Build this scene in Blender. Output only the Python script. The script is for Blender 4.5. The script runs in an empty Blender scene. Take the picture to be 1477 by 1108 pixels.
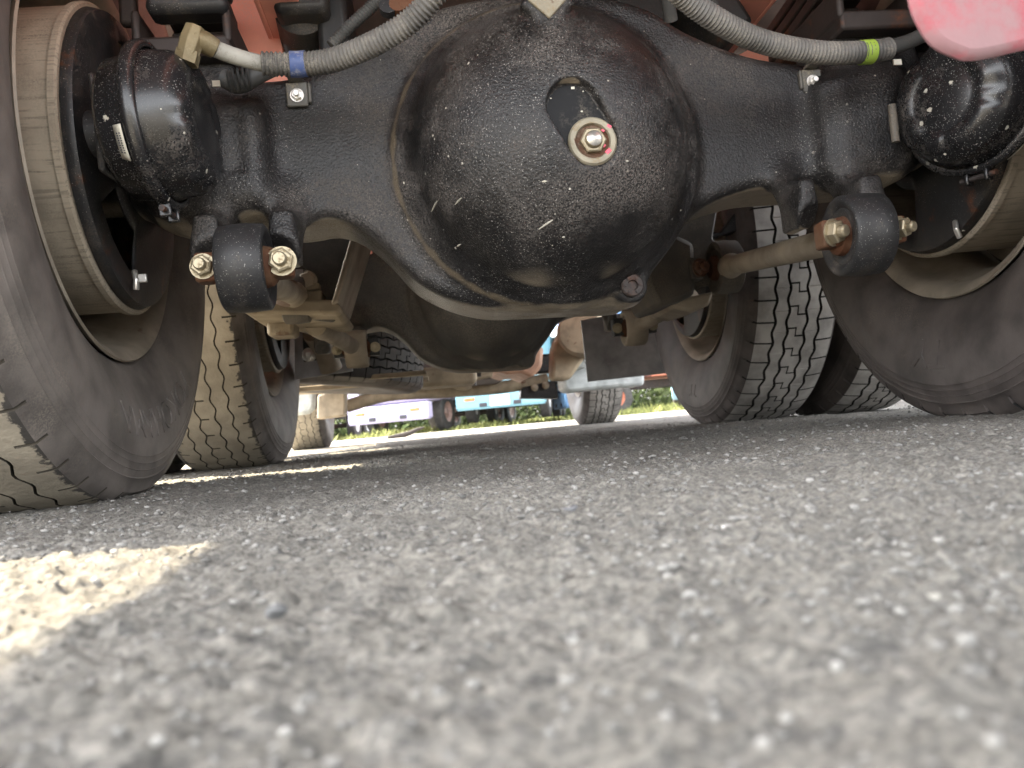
import bpy, bmesh, math, random
import numpy as np
from mathutils import Vector, Matrix, Euler
random.seed(7)
rng = np.random.default_rng(11)
S = bpy.context.scene
COL = S.collection
PI = math.pi
XC = 0.2287          # truck centre line, metres right of the camera
YR, YM, YF = 1.31, 2.60, 6.07   # rear, middle and front axle
YAW, PITCH, ROLL, FPX, CH = 0.1081, 0.0458, -0.0889, 1219.5, 0.0577

# ------------------------------------------------------------------ camera, light, exposure
def cam_axes():
    cy, sy, cp, sp, cr, sr = math.cos(YAW), math.sin(YAW), math.cos(PITCH), math.sin(PITCH), math.cos(ROLL), math.sin(ROLL)
    f = Vector((sy*cp, cy*cp, sp)); r = Vector((cy, -sy, 0)); u = r.cross(f)
    return cr*r + sr*u, -sr*r + cr*u, f
RX, UX, FX = cam_axes()
cd = bpy.data.cameras.new('camera'); cam = bpy.data.objects.new('camera', cd); COL.objects.link(cam)
cam.matrix_world = Matrix(((RX.x, UX.x, -FX.x, 0), (RX.y, UX.y, -FX.y, 0), (RX.z, UX.z, -FX.z, CH), (0, 0, 0, 1)))
cd.sensor_width = 36; cd.lens = FPX/1477*36; cd.clip_start = 0.02; cd.clip_end = 1500
cd.dof.use_dof = True; cd.dof.focus_distance = 1.15; cd.dof.aperture_fstop = 10.6
S.camera = cam
def mp(Y): return float(np.interp(Y, [0, 1.65, 2.95, 7.17, 30], [-.34, 1.31, 2.60, 6.07, 25.2]))
def at(px, py, Y):
    """photo measurement at survey depth Y -> truck coordinates (x from the centre line)"""
    Y = mp(Y)
    d = FX + RX*((px-738.5)/FPX) - UX*((py-554)/FPX)
    t = Y/d.y
    return Vector((t*d.x - XC, Y, t*d.z + CH))

SUN_EL, SUN_AZ = math.radians(50), math.radians(-58.5)     # azimuth from +Y towards +X
w = bpy.data.worlds.new('World'); S.world = w; w.use_nodes = True
wn = w.node_tree; sky = wn.nodes.new('ShaderNodeTexSky'); sky.sky_type = 'NISHITA'; sky.sun_disc = False
sky.sun_elevation = SUN_EL; sky.sun_rotation = SUN_AZ; sky.air_density = .8; sky.dust_density = 3.0; sky.ozone_density = .4
hs = wn.nodes.new('ShaderNodeHueSaturation'); hs.inputs['Saturation'].default_value = .14; wn.links.new(sky.outputs[0], hs.inputs['Color'])
bg = wn.nodes['Background']; bg.inputs[1].default_value = 0.15; wn.links.new(hs.outputs[0], bg.inputs[0])
sd = bpy.data.lights.new('sun', 'SUN'); sd.energy = 2.5; sd.angle = math.radians(0.53); sd.color = (1, .86, .62)
sun = bpy.data.objects.new('sun', sd); COL.objects.link(sun)
sv = Vector((math.sin(SUN_AZ)*math.cos(SUN_EL), math.cos(SUN_AZ)*math.cos(SUN_EL), math.sin(SUN_EL)))
sun.rotation_euler = sv.to_track_quat('Z', 'Y').to_euler(); sun.location = (0, 0, 20)
S.view_settings.view_transform = 'Standard'; S.view_settings.look = 'None'
S.view_settings.gamma = 1; S.view_settings.use_curve_mapping = False
S.view_settings.exposure = 3.52
S.render.engine = 'CYCLES'
S.cycles.max_bounces = 8; S.cycles.diffuse_bounces = 5

# ------------------------------------------------------------------ materials
MATS = {}
def mat(name, col, rough=.5, metal=0., dust=None, dust_amt=.3, dust_scale=9., speck=0., splat=0., rust=0., rust_scale=12,
        bump=.0, bscale=200., under=None, under_amt=0., vary=.25, emit=None, striae=None, torn=0., point=0., spec=.5, grain=True):
    if name in MATS: return MATS[name]
    m = bpy.data.materials.new(name); m.use_nodes = True; nt = m.node_tree; N = nt.nodes; L = nt.links
    b = N['Principled BSDF']; b.inputs['Roughness'].default_value = rough; b.inputs['Metallic'].default_value = metal
    b.inputs['Specular IOR Level'].default_value = spec
    tc = N.new('ShaderNodeTexCoord')
    def noise(scale, detail=5, r=.55, off=0.):
        n = N.new('ShaderNodeTexNoise'); n.inputs['Scale'].default_value = scale; n.inputs['Detail'].default_value = detail
        n.inputs['Roughness'].default_value = r
        mp = N.new('ShaderNodeMapping'); mp.inputs['Location'].default_value = (off, off*1.7, -off)
        L.new(tc.outputs['Object'], mp.inputs[0]); L.new(mp.outputs[0], n.inputs['Vector']); return n.outputs['Fac']
    def ramp(sock, a, c, lo=0., hi=1.):
        r = N.new('ShaderNodeMapRange'); r.interpolation_type = 'SMOOTHSTEP'
        r.inputs[1].default_value = a; r.inputs[2].default_value = c; r.inputs[3].default_value = lo; r.inputs[4].default_value = hi
        L.new(sock, r.inputs[0]); return r.outputs[0]
    def mix(fac, A, B):
        x = N.new('ShaderNodeMix'); x.data_type = 'RGBA'
        L.new(fac, x.inputs[0]) if not isinstance(fac, float) else setattr(x.inputs[0], 'default_value', fac)
        for s, v in ((x.inputs[6], A), (x.inputs[7], B)):
            if isinstance(v, tuple): s.default_value = (*v, 1)
            else: L.new(v, s)
        return x.outputs[2]
    def mul(A, B):
        x = N.new('ShaderNodeMath'); x.operation = 'MULTIPLY'
        for s, v in ((x.inputs[0], A), (x.inputs[1], B)):
            if isinstance(v, float): s.default_value = v
            else: L.new(v, s)
        return x.outputs[0]
    c0 = tuple(v*(1-vary) for v in col); c1 = tuple(min(1, v*(1+vary)) for v in col)
    c = mix(ramp(noise(14, 6, off=3.1), .3, .7), c0, c1)
    dmask = None
    if striae:
        wv = N.new('ShaderNodeTexNoise'); wv.inputs['Scale'].default_value = 1.; wv.inputs['Detail'].default_value = 3
        mp = N.new('ShaderNodeMapping'); mp.inputs['Scale'].default_value = striae
        L.new(tc.outputs['Object'], mp.inputs[0]); L.new(mp.outputs[0], wv.inputs['Vector'])
        c = mix(ramp(wv.outputs['Fac'], .50, .66), c, tuple(v*.70 for v in col))
    if rust:
        c = mix(ramp(noise(rust_scale, 8, .65, 7.7), .62-rust*.25, .72-rust*.22), c, (.10, .035, .013))
    if dust:
        dm = ramp(noise(dust_scale, 9, .68, 1.3), .68-dust_amt*.45, .82-dust_amt*.25)
        fine = ramp(noise(420, 2, .5, 5.), *((.35, .65) if grain else (-1, -.5)))
        dmask = mul(dm, fine)
        c = mix(mul(dmask, .75), c, dust)
    if speck:
        sp = ramp(noise(520, 2, .5, 2.), .69-speck*.1, .74-speck*.1)
        sp = mul(sp, ramp(noise(7, 4, .6, 9.), .40, .58))
        c = mix(mul(sp, .6), c, (.42, .40, .37))
    if splat:
        vo = N.new('ShaderNodeTexVoronoi'); vo.inputs['Scale'].default_value = 62; L.new(tc.outputs['Object'], vo.inputs['Vector'])
        sc = N.new('ShaderNodeSeparateColor'); L.new(vo.outputs['Color'], sc.inputs[0])
        dv = N.new('ShaderNodeMath'); dv.operation = 'DIVIDE'; L.new(vo.outputs['Distance'], dv.inputs[0])
        wob = N.new('ShaderNodeMath'); wob.operation = 'MULTIPLY'; L.new(sc.outputs[1], wob.inputs[0]); L.new(noise(190, 3, .6, 6.), wob.inputs[1]); L.new(wob.outputs[0], dv.inputs[1])
        k = ramp(dv.outputs[0], .62*splat, .42*splat)
        k = mul(mul(k, ramp(sc.outputs[0], .66, .68)), ramp(noise(5, 3, .6, 4.), .38, .62, .25, 1.))
        c = mix(k, c, (.50, .47, .40))
    if point:
        g = N.new('ShaderNodeNewGeometry')
        c = mix(mul(ramp(g.outputs['Pointiness'], .505, .56), point), c, (.30, .27, .23))
    if torn:
        sx3 = N.new('ShaderNodeSeparateXYZ'); L.new(tc.outputs['Object'], sx3.inputs[0])
        ab = N.new('ShaderNodeMath'); ab.operation = 'ABSOLUTE'; L.new(sx3.outputs[0], ab.inputs[0])
        ad = N.new('ShaderNodeMath'); ad.operation = 'MULTIPLY_ADD'; L.new(noise(38, 6, .7, 2.2), ad.inputs[0]); ad.inputs[1].default_value = .055; L.new(ab.outputs[0], ad.inputs[2])
        c = mix(mul(ramp(ad.outputs[0], .127, .133), torn), c, (.035, .032, .030))
    if under:
        g = N.new('ShaderNodeNewGeometry'); sx = N.new('ShaderNodeSeparateXYZ'); L.new(g.outputs['Normal'], sx.inputs[0])
        u = mul(ramp(sx.outputs[2], -.82, -.98), ramp(noise(30, 5, .6, 4.), .25, .5, .55, 1.))
        c = mix(mul(u, under_amt), c, under)
    L.new(c, b.inputs['Base Color'])
    if dust and rough < .7:
        L.new(ramp(dmask, 0, .6, rough, .85), b.inputs['Roughness'])
    if bump:
        bp = N.new('ShaderNodeBump'); bp.inputs['Strength'].default_value = min(1, bump); bp.inputs['Distance'].default_value = .0012*max(1, bump)
        L.new(noise(bscale, 4, .55, 8.), bp.inputs['Height']); L.new(bp.outputs[0], b.inputs['Normal'])
    MATS[name] = m; return m

DUST = (.30, .265, .215)
M_cast = mat('cast_black_paint', (.0125, .0118, .0120), .30, dust=(.17, .15, .135), dust_amt=.56, dust_scale=5, speck=.5, splat=.5,
             bump=1.5, bscale=290, under=(.40, .34, .255), under_amt=.85, spec=.42)
def crease_dust(m):
    nt = m.node_tree; N = nt.nodes; L = nt.links; bs = N['Principled BSDF']; old = bs.inputs['Base Color'].links[0].from_socket
    tc = N.new('ShaderNodeTexCoord'); sx = N.new('ShaderNodeSeparateXYZ'); L.new(tc.outputs['Object'], sx.inputs[0])
    def M(op, a, b=0., c=0.):
        n = N.new('ShaderNodeMath'); n.operation = op
        for i, v in enumerate((a, b, c)):
            if isinstance(v, (int, float)): n.inputs[i].default_value = v
            else: L.new(v, n.inputs[i])
        return n.outputs[0]
    dx = M('ADD', sx.outputs[0], .010); dz = M('SUBTRACT', sx.outputs[2], .450)
    r = M('SQRT', M('ADD', M('MULTIPLY', dx, dx), M('MULTIPLY', dz, dz)))
    no = N.new('ShaderNodeTexNoise'); no.inputs['Scale'].default_value = 22; no.inputs['Detail'].default_value = 7; L.new(tc.outputs['Object'], no.inputs['Vector'])
    d = M('ABSOLUTE', M('SUBTRACT', r, .2305)); wdt = M('MULTIPLY_ADD', no.outputs['Fac'], .016, -.0035)
    mr = N.new('ShaderNodeMapRange'); mr.inputs[1].default_value = 0; mr.inputs[2].default_value = .0035; L.new(M('SUBTRACT', wdt, d), mr.inputs[0])
    lf = N.new('ShaderNodeMapRange'); lf.inputs[1].default_value = .12; lf.inputs[2].default_value = -.10; L.new(sx.outputs[0], lf.inputs[0])
    fac = M('MULTIPLY', M('MULTIPLY', mr.outputs[0], lf.outputs[0]), .6)
    mx = N.new('ShaderNodeMix'); mx.data_type = 'RGBA'; L.new(fac, mx.inputs[0]); L.new(old, mx.inputs[6]); mx.inputs[7].default_value = (.17, .135, .09, 1)
    L.new(mx.outputs[2], bs.inputs['Base Color'])
crease_dust(M_cast)
M_cast2 = mat('cast_dusty_paint', (.075, .072, .066), .45, dust=(.24, .21, .17), dust_amt=.85, dust_scale=5, speck=.3,
              bump=.5, bscale=220, under=(.40, .34, .26), under_amt=.9)
M_gloss = mat('gloss_black_paint', (.011, .011, .012), .27, dust=(.20, .17, .145), dust_amt=.38, dust_scale=9, speck=.5, splat=1.0, bump=.12, bscale=60, spec=.6)
M_flat = mat('flat_black_paint', (.016, .016, .017), .5, dust=(.17, .14, .11), dust_amt=.42, speck=.3, bump=.4, bscale=150, rust=.1)
M_brown = mat('dark_rusty_steel', (.028, .021, .019), .6, dust=(.14, .10, .08), dust_amt=.35, bump=.5, bscale=90, rust=.25)
M_rust = mat('rusty_block', (.10, .05, .025), .75, rust=.8, dust=DUST, dust_amt=.35, bump=.8, bscale=130)
M_tan = mat('dusty_sunlit_tan_steel', (.30, .245, .17), .8, dust=(.38, .32, .23), dust_amt=.4, bump=.4, bscale=90, rust=.05)
M_rod = mat('dusty_rod_paint', (.33, .275, .205), .75, dust=(.40, .35, .27), dust_amt=.45, bump=.4, bscale=120)
M_bolt = mat('zinc_bolt', (.33, .285, .20), .45, metal=.75, dust=(.36, .29, .18), dust_amt=.5, dust_scale=60, bump=.4, bscale=200)
M_bright = mat('bright_zinc', (.62, .60, .56), .3, metal=.8, dust=DUST, dust_amt=.3, dust_scale=60)
M_brass = mat('dirty_brass', (.19, .15, .08), .5, metal=.35, dust=(.33, .29, .2), dust_amt=.5, dust_scale=50, bump=.5, bscale=150)
M_ring = mat('plug_ring', (.30, .27, .20), .55, metal=.2, dust=(.30, .22, .12), dust_amt=.5, dust_scale=70, rust=.25, rust_scale=60, bump=.4)
M_rubber = mat('rubber_sidewall', (.105, .092, .083), .62, vary=.38, dust=(.20, .175, .148), dust_amt=.55, dust_scale=8, bump=.25, bscale=180)
M_rubR = mat('rubber_sidewall_dark', (.062, .052, .048), .58, vary=.38, dust=(.155, .13, .112), dust_amt=.5, dust_scale=8, bump=.25, bscale=180)
M_treadT = mat('tread_tan_dust', (.33, .29, .225), .88, dust=(.40, .36, .28), dust_amt=.5, dust_scale=12, bump=1.2, bscale=110, vary=.2, torn=.95)
M_treadG = mat('tread_grey', (.31, .295, .275), .75, dust=(.36, .34, .30), dust_amt=.6, dust_scale=26, bump=.8, bscale=150, vary=.35)
M_treadD = mat('tread_dark', (.034, .029, .024), .8, dust=(.09, .075, .06), dust_amt=.4, bump=.6, bscale=150)
M_groove = mat('groove_rubber', (.012, .012, .011), .9)
M_rim = mat('dusty_rim', (.24, .205, .16), .6, dust=(.33, .29, .23), dust_amt=.4, bump=.2, bscale=60, rust=.08)
M_drum = mat('brake_drum_iron', (.27, .23, .175), .8, dust=(.34, .295, .225), dust_amt=.6, bump=.3, bscale=120, striae=(14, 230, 230))
M_hose = mat('corrugated_hose', (.11, .105, .098), .6, vary=.45, dust=(.34, .31, .26), dust_amt=.62, dust_scale=22, bump=.3)
M_hosed = mat('dark_hose', (.05, .05, .048), .6, dust=(.2, .18, .15), dust_amt=.5)
M_hosel = mat('pale_nylon_sleeve', (.38, .37, .33), .6, dust=(.15, .14, .12), dust_amt=.5, dust_scale=40)
M_blue = mat('blue_tape', (.06, .10, .26), .5, dust=(.4, .38, .33), dust_amt=.5, dust_scale=60)
M_green = mat('green_tape', (.32, .46, .06), .5, dust=(.4, .38, .33), dust_amt=.3, dust_scale=60)
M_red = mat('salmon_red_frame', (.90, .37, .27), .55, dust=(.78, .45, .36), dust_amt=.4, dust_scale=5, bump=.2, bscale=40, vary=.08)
M_bump = mat('worn_red_paint', (.33, .035, .055), .6, dust=(.215, .17, .17), dust_amt=.74, dust_scale=17, grain=False, bump=.4, bscale=90, vary=.2)
M_pink = mat('pink_paint_mark', (.75, .12, .17), .6)
M_white = mat('white_paint', (.8, .8, .78), .5)
M_label = mat('printed_plate', (.62, .59, .5), .45, metal=.3, dust=(.25, .22, .18), dust_amt=.3, dust_scale=120)
M_ink = mat('plate_ink', (.03, .03, .04), .6)
M_deck = mat('deck_underside', (.09, .065, .06), .7, dust=(.12, .1, .08), dust_amt=.4)
M_flap = mat('grey_mud_flap', (.38, .38, .385), .6, dust=(.15, .14, .13), dust_amt=.4, dust_scale=4)
M_guard = mat('pale_plastic_guard', (.42, .45, .45), .5, dust=(.45, .42, .36), dust_amt=.35, dust_scale=4)
M_salmon2 = mat('oil_pan_paint', (.42, .24, .16), .5, dust=(.45, .35, .27), dust_amt=.4)

# ------------------------------------------------------------------ mesh helpers
class MB:
    def __init__(s): s.v = []; s.f = []; s.mi = []
    def add(s, V, F, mi=0):
        o = len(s.v); s.v += [tuple(p) for p in V]; s.f += [tuple(i+o for i in q) for q in F]; s.mi += [mi]*len(F); return s
    def box(s, c, d, rot=None, mi=0):
        V = [Vector((x*d[0]/2, y*d[1]/2, z*d[2]/2)) for x in (-1, 1) for y in (-1, 1) for z in (-1, 1)]
        if rot is not None:
            R = rot if isinstance(rot, Matrix) else Euler(rot).to_matrix(); V = [R @ p for p in V]
        V = [p + Vector(c) for p in V]
        return s.add(V, [(0, 1, 3, 2), (4, 6, 7, 5), (0, 4, 5, 1), (2, 3, 7, 6), (0, 2, 6, 4), (1, 5, 7, 3)], mi)
    def lathe(s, prof, seg=48, frame=None, mi=0, closed=False):
        """prof: list of (axial, radius); axis = local X of frame"""
        M = frame or Matrix.Identity(4); V = []; F = []
        for a, r in prof:
            for k in range(seg):
                t = 2*PI*k/seg; V.append(M @ Vector((a, r*math.cos(t), r*math.sin(t))))
        n = len(prof); rows = range(n if closed else n-1)
        for i in rows:
            j = (i+1) % n
            for k in range(seg):
                k2 = (k+1) % seg; F.append((i*seg+k, i*seg+k2, j*seg+k2, j*seg+k))
        return s.add(V, F, mi)
    def tube(s, pts, rad, seg=12, cap=True, mi=0):
        pts = [Vector(p) for p in pts]; n = len(pts); V = []; F = []
        up = Vector((0, 0, 1)); prev = None
        for i, p in enumerate(pts):
            t = (pts[min(i+1, n-1)] - pts[max(i-1, 0)]).normalized()
            if prev is None:
                a = up.cross(t);  a = a if a.length > .05 else Vector((1, 0, 0)).cross(t)
                a.normalize()
            else:
                a = (prev - t*prev.dot(t)).normalized()
            prev = a; b = t.cross(a); r = rad[i] if hasattr(rad, '__len__') else rad
            for k in range(seg):
                q = 2*PI*k/seg; V.append(p + a*(r*math.cos(q)) + b*(r*math.sin(q)))
        for i in range(n-1):
            for k in range(seg):
                k2 = (k+1) % seg; F.append((i*seg+k, i*seg+k2, (i+1)*seg+k2, (i+1)*seg+k))
        if cap: F.append(tuple(range(seg))[::-1]); F.append(tuple(range((n-1)*seg, n*seg)))
        return s.add(V, F, mi)
    def prism(s, poly, y0, y1, mi=0):
        """polygon in xz, extruded along y"""
        n = len(poly); V = [(p[0], y0, p[1]) for p in poly] + [(p[0], y1, p[1]) for p in poly]
        F = [tuple(range(n)), tuple(range(2*n-1, n-1, -1))] + [(i, i+n, (i+1) % n+n, (i+1) % n) for i in range(n)]
        return s.add(V, F, mi)
def link_mesh(name, me, mats, parent=None, loc=(0, 0, 0), smooth=True, bevel=0, rot=None):
    for m in (mats if isinstance(mats, (list, tuple)) else [mats]): me.materials.append(m)
    o = bpy.data.objects.new(name, me); COL.objects.link(o); o.location = loc
    if rot: o.rotation_euler = rot
    if parent: o.parent = parent
    if bevel:
        b = o.modifiers.new('bevel', 'BEVEL'); b.width = bevel; b.segments = 2; b.limit_method = 'ANGLE'; b.angle_limit = math.radians(35)
    return o
def part(name, mb, mats, parent=None, loc=(0, 0, 0), smooth=True, bevel=0, rot=None, sharp=38):
    me = bpy.data.meshes.new(name); me.from_pydata(mb.v, [], mb.f); me.update()
    bm = bmesh.new(); bm.from_mesh(me); bmesh.ops.recalc_face_normals(bm, faces=bm.faces); bm.to_mesh(me); bm.free()
    if any(mb.mi): me.polygons.foreach_set('material_index', mb.mi)
    if smooth:
        me.polygons.foreach_set('use_smooth', [True]*len(me.polygons)); me.set_sharp_from_angle(angle=math.radians(sharp))
    return link_mesh(name, me, mats, parent, loc, smooth, bevel, rot)
def copy_part(o, parent, loc=None, rot=None):
    c = o.copy(); COL.objects.link(c); c.parent = parent
    if loc is not None: c.location = loc
    if rot is not None: c.rotation_euler = rot
    for ch in list(o.children): copy_part(ch, c)
    return c
def thing(name, label, cat, loc=(0, 0, 0), rz=0, group=None):
    o = bpy.data.objects.new(name, None); COL.objects.link(o); o.location = loc; o.rotation_euler = (0, 0, rz)
    o['label'] = label; o['category'] = cat
    if group: o['group'] = group
    return o
def frame(p, axis, up=(0, 0, 1)):
    x = Vector(axis).normalized(); z = Vector(up); y = z.cross(x).normalized(); z = x.cross(y)
    return Matrix(((x.x, y.x, z.x, p[0]), (x.y, y.y, z.y, p[1]), (x.z, y.z, z.z, p[2]), (0, 0, 0, 1)))
def spline(ctrl, n=12):
    P = [Vector(p) for p in ctrl]; P = [P[0]*2-P[1]] + P + [P[-1]*2-P[-2]]; out = []
    for i in range(1, len(P)-2):
        for k in range(n):
            t = k/n; a, b, c, d = P[i-1], P[i], P[i+1], P[i+2]
            out.append(.5*((2*b) + (c-a)*t + (2*a-5*b+4*c-d)*t*t + (3*b-a-3*c+d)*t**3))
    out.append(P[-2]); return out
def resample(pts, step):
    out = [pts[0]]; acc = 0
    for a, b in zip(pts, pts[1:]):
        L = (b-a).length; d = step-acc
        while d <= L: out.append(a+(b-a)*(d/L)); d += step
        acc = (acc+L) % step
    return out
def hexbolt(name, parent, p, axis, r=.012, h=.010, mat_=None, stud=True, washer=True, label=None):
    mb = MB(); F = frame((0, 0, 0), axis)
    if washer: mb.lathe([(0, 0), (0, r*1.32), (r*.16, r*1.32), (r*.16, 0)], 20, F)
    V = []; 
    for a in (r*.16, h):
        for k in range(6): V.append(F @ Vector((a, r*1.1*math.cos(k*PI/3+.3), r*1.1*math.sin(k*PI/3+.3))))
    V += [F @ Vector((h*1.12, r*.9*math.cos(k*PI/3+.3), r*.9*math.sin(k*PI/3+.3))) for k in range(6)]
    mb.add(V, [(k, (k+1) % 6, (k+1) % 6+6, k+6) for k in range(6)] + [(k+6, (k+1) % 6+6, (k+1) % 6+12, k+12) for k in range(6)] + [tuple(range(12, 18))])
    if stud: mb.lathe([(h, r*.62), (h*1.7, r*.62), (h*1.9, r*.5), (h*1.9, 0)], 14, F)
    o = part(name, mb, mat_ or M_bolt, parent, p, sharp=25)
    if label: o['label'] = label
    return o

# ------------------------------------------------------------------ numpy noise
def _h(ix, iy, s):
    n = (ix.astype(np.int64)*374761393 + iy.astype(np.int64)*668265263 + s*1442695041) & 0x7fffffff
    n = ((n ^ (n >> 13))*1274126177) & 0x7fffffff
    return ((n ^ (n >> 16)) & 0xffffff)/float(0xffffff)
def vnoise(x, y, s=0):
    ix, iy = np.floor(x), np.floor(y); fx, fy = x-ix, y-iy; fx = fx*fx*(3-2*fx); fy = fy*fy*(3-2*fy)
    a, b, c, d = _h(ix, iy, s), _h(ix+1, iy, s), _h(ix, iy+1, s), _h(ix+1, iy+1, s)
    return (a*(1-fx)+b*fx)*(1-fy) + (c*(1-fx)+d*fx)*fy
def worley(x, y, s=0):
    ix, iy = np.floor(x), np.floor(y); best = np.full(x.shape, 9.); hh = np.zeros(x.shape)
    for dx in (-1, 0, 1):
        for dy in (-1, 0, 1):
            jx, jy = ix+dx, iy+dy
            d = np.hypot(jx+_h(jx, jy, s)-x, jy+_h(jx, jy, s+5)-y); r = _h(jx, jy, s+9)
            k = d < best; best = np.where(k, d, best); hh = np.where(k, r, hh)
    return best, hh

# ------------------------------------------------------------------ ground
def geo(a, b, s0, k):
    out = [a]
    while out[-1] < b: out.append(out[-1] + max(s0, k*abs(out[-1])))
    return out
xs = geo(0, 1.0, .0027, .0024); xs = xs[:-1] + geo(1.0, 260, .006, .05)
xs = np.array(sorted([-v for v in xs[1:]] + xs))
ys = geo(.06, 6, .0016, .0052); ys = ys + geo(ys[-1]+.05, 700, .05, .04)
back = geo(0.012, 200, .012, .09); ys = np.array(sorted([.06-v for v in back] + ys))
GX, GY = np.meshgrid(xs, ys)
def gh(x, y):
    near = np.clip(1.4-np.hypot(x*.8, y)/9, 0, 1)
    h = (vnoise(x*3, y*3, 1)-.5)*.010 + (vnoise(x*11, y*11, 2)-.5)*.005 + (vnoise(x*34, y*34, 3)-.5)*.0035
    h += (vnoise(x*95, y*95, 4)-.5)*.0036 + (vnoise(x*220, y*220, 6)-.5)*.0026 + (vnoise(x*430, y*430, 7)-.5)*.0014
    d, r = worley(x*62, y*62, 3); h += np.clip(.42-d, 0, 1)*(r > .45)*r*.010
    d, r = worley(x*135, y*135, 8); h += np.clip(.45-d, 0, 1)*(r > .35)*r*.0045
    return h*near - .002
GZ = gh(GX, GY)
nx, ny = len(xs), len(ys)
ii = np.arange((nx-1)*(ny-1)); r0 = ii//(nx-1); c0 = ii % (nx-1); a0 = r0*nx+c0
Q = np.stack([a0, a0+1, a0+nx+1, a0+nx], 1)
def np_mesh(name, V, Q, smooth=True):
    me = bpy.data.meshes.new(name); k = Q.shape[1]
    me.vertices.add(len(V)); me.vertices.foreach_set('co', V.astype(np.float32).ravel())
    me.loops.add(Q.size); me.loops.foreach_set('vertex_index', Q.astype(np.int32).ravel())
    me.polygons.add(len(Q)); me.polygons.foreach_set('loop_start', np.arange(0, Q.size, k, dtype=np.int32))
    me.polygons.foreach_set('loop_total', np.full(len(Q), k, dtype=np.int32))
    if smooth: me.polygons.foreach_set('use_smooth', np.ones(len(Q), dtype=bool))
    me.update(calc_edges=True); return me
me = np_mesh('ground', np.stack([GX.ravel(), GY.ravel(), GZ.ravel()], 1), Q)
gm = bpy.data.materials.new('worn_gravelly_asphalt'); gm.use_nodes = True
nt = gm.node_tree; N = nt.nodes; L = nt.links; b = N['Principled BSDF']; b.inputs['Roughness'].default_value = .9
b.inputs['Specular IOR Level'].default_value = .25
tc = N.new('ShaderNodeTexCoord')
def gnoise(s, d=5, r=.6):
    n = N.new('ShaderNodeTexNoise'); n.inputs['Scale'].default_value = s; n.inputs['Detail'].default_value = d; n.inputs['Roughness'].default_value = r
    L.new(tc.outputs['Object'], n.inputs['Vector']); return n.outputs['Fac']
def gramp(sock, stops):
    r = N.new('ShaderNodeValToRGB'); L.new(sock, r.inputs[0]); e = r.color_ramp.elements
    e[0].position, e[0].color = stops[0][0], (*stops[0][1], 1); e[1].position, e[1].color = stops[-1][0], (*stops[-1][1], 1)
    for p, c in stops[1:-1]:
        q = e.new(p); q.color = (*c, 1)
    return r.outputs[0]
def gmix(f, a, bb, mode='MIX'):
    x = N.new('ShaderNodeMix'); x.data_type = 'RGBA'; x.blend_type = mode
    if isinstance(f, float): x.inputs[0].default_value = f
    else: L.new(f, x.inputs[0])
    L.new(a, x.inputs[6]); L.new(bb, x.inputs[7]); return x.outputs[2]
c1 = gramp(gnoise(2.2, 6), [(.3, (.180, .174, .160)), (.7, (.272, .263, .241))])
vo = N.new('ShaderNodeTexVoronoi'); vo.inputs['Scale'].default_value = 135; L.new(tc.outputs['Object'], vo.inputs['Vector'])
sc = N.new('ShaderNodeSeparateColor'); L.new(vo.outputs['Color'], sc.inputs[0])
c2 = gramp(sc.outputs[0], [(0, (.11, .11, .11)), (.25, (.195, .19, .18)), (.7, (.26, .253, .235)), (1, (.32, .31, .29))])
f1 = gramp(gnoise(40, 5), [(.42, (0, 0, 0)), (.6, (.75, .75, .75))])
c = gmix(f1, c1, c2)
c3 = gramp(gnoise(310, 3), [(.36, (.58, .58, .59)), (.62, (1.2, 1.18, 1.14))])
c = gmix(1., c, c3, 'MULTIPLY'); c4 = gramp(gnoise(1.1, 4, .5), [(.40, (.80, .79, .78)), (.58, (1.06, 1.05, 1.03))]); c = gmix(1., c, c4, 'MULTIPLY'); L.new(c, b.inputs['Base Color'])
bp = N.new('ShaderNodeBump'); bp.inputs['Strength'].default_value = 1.; bp.inputs['Distance'].default_value = .004
L.new(gnoise(230, 6, .7), bp.inputs['Height']); L.new(bp.outputs[0], b.inputs['Normal'])
ground = link_mesh('ground', me, gm); ground['kind'] = 'structure'

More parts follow.
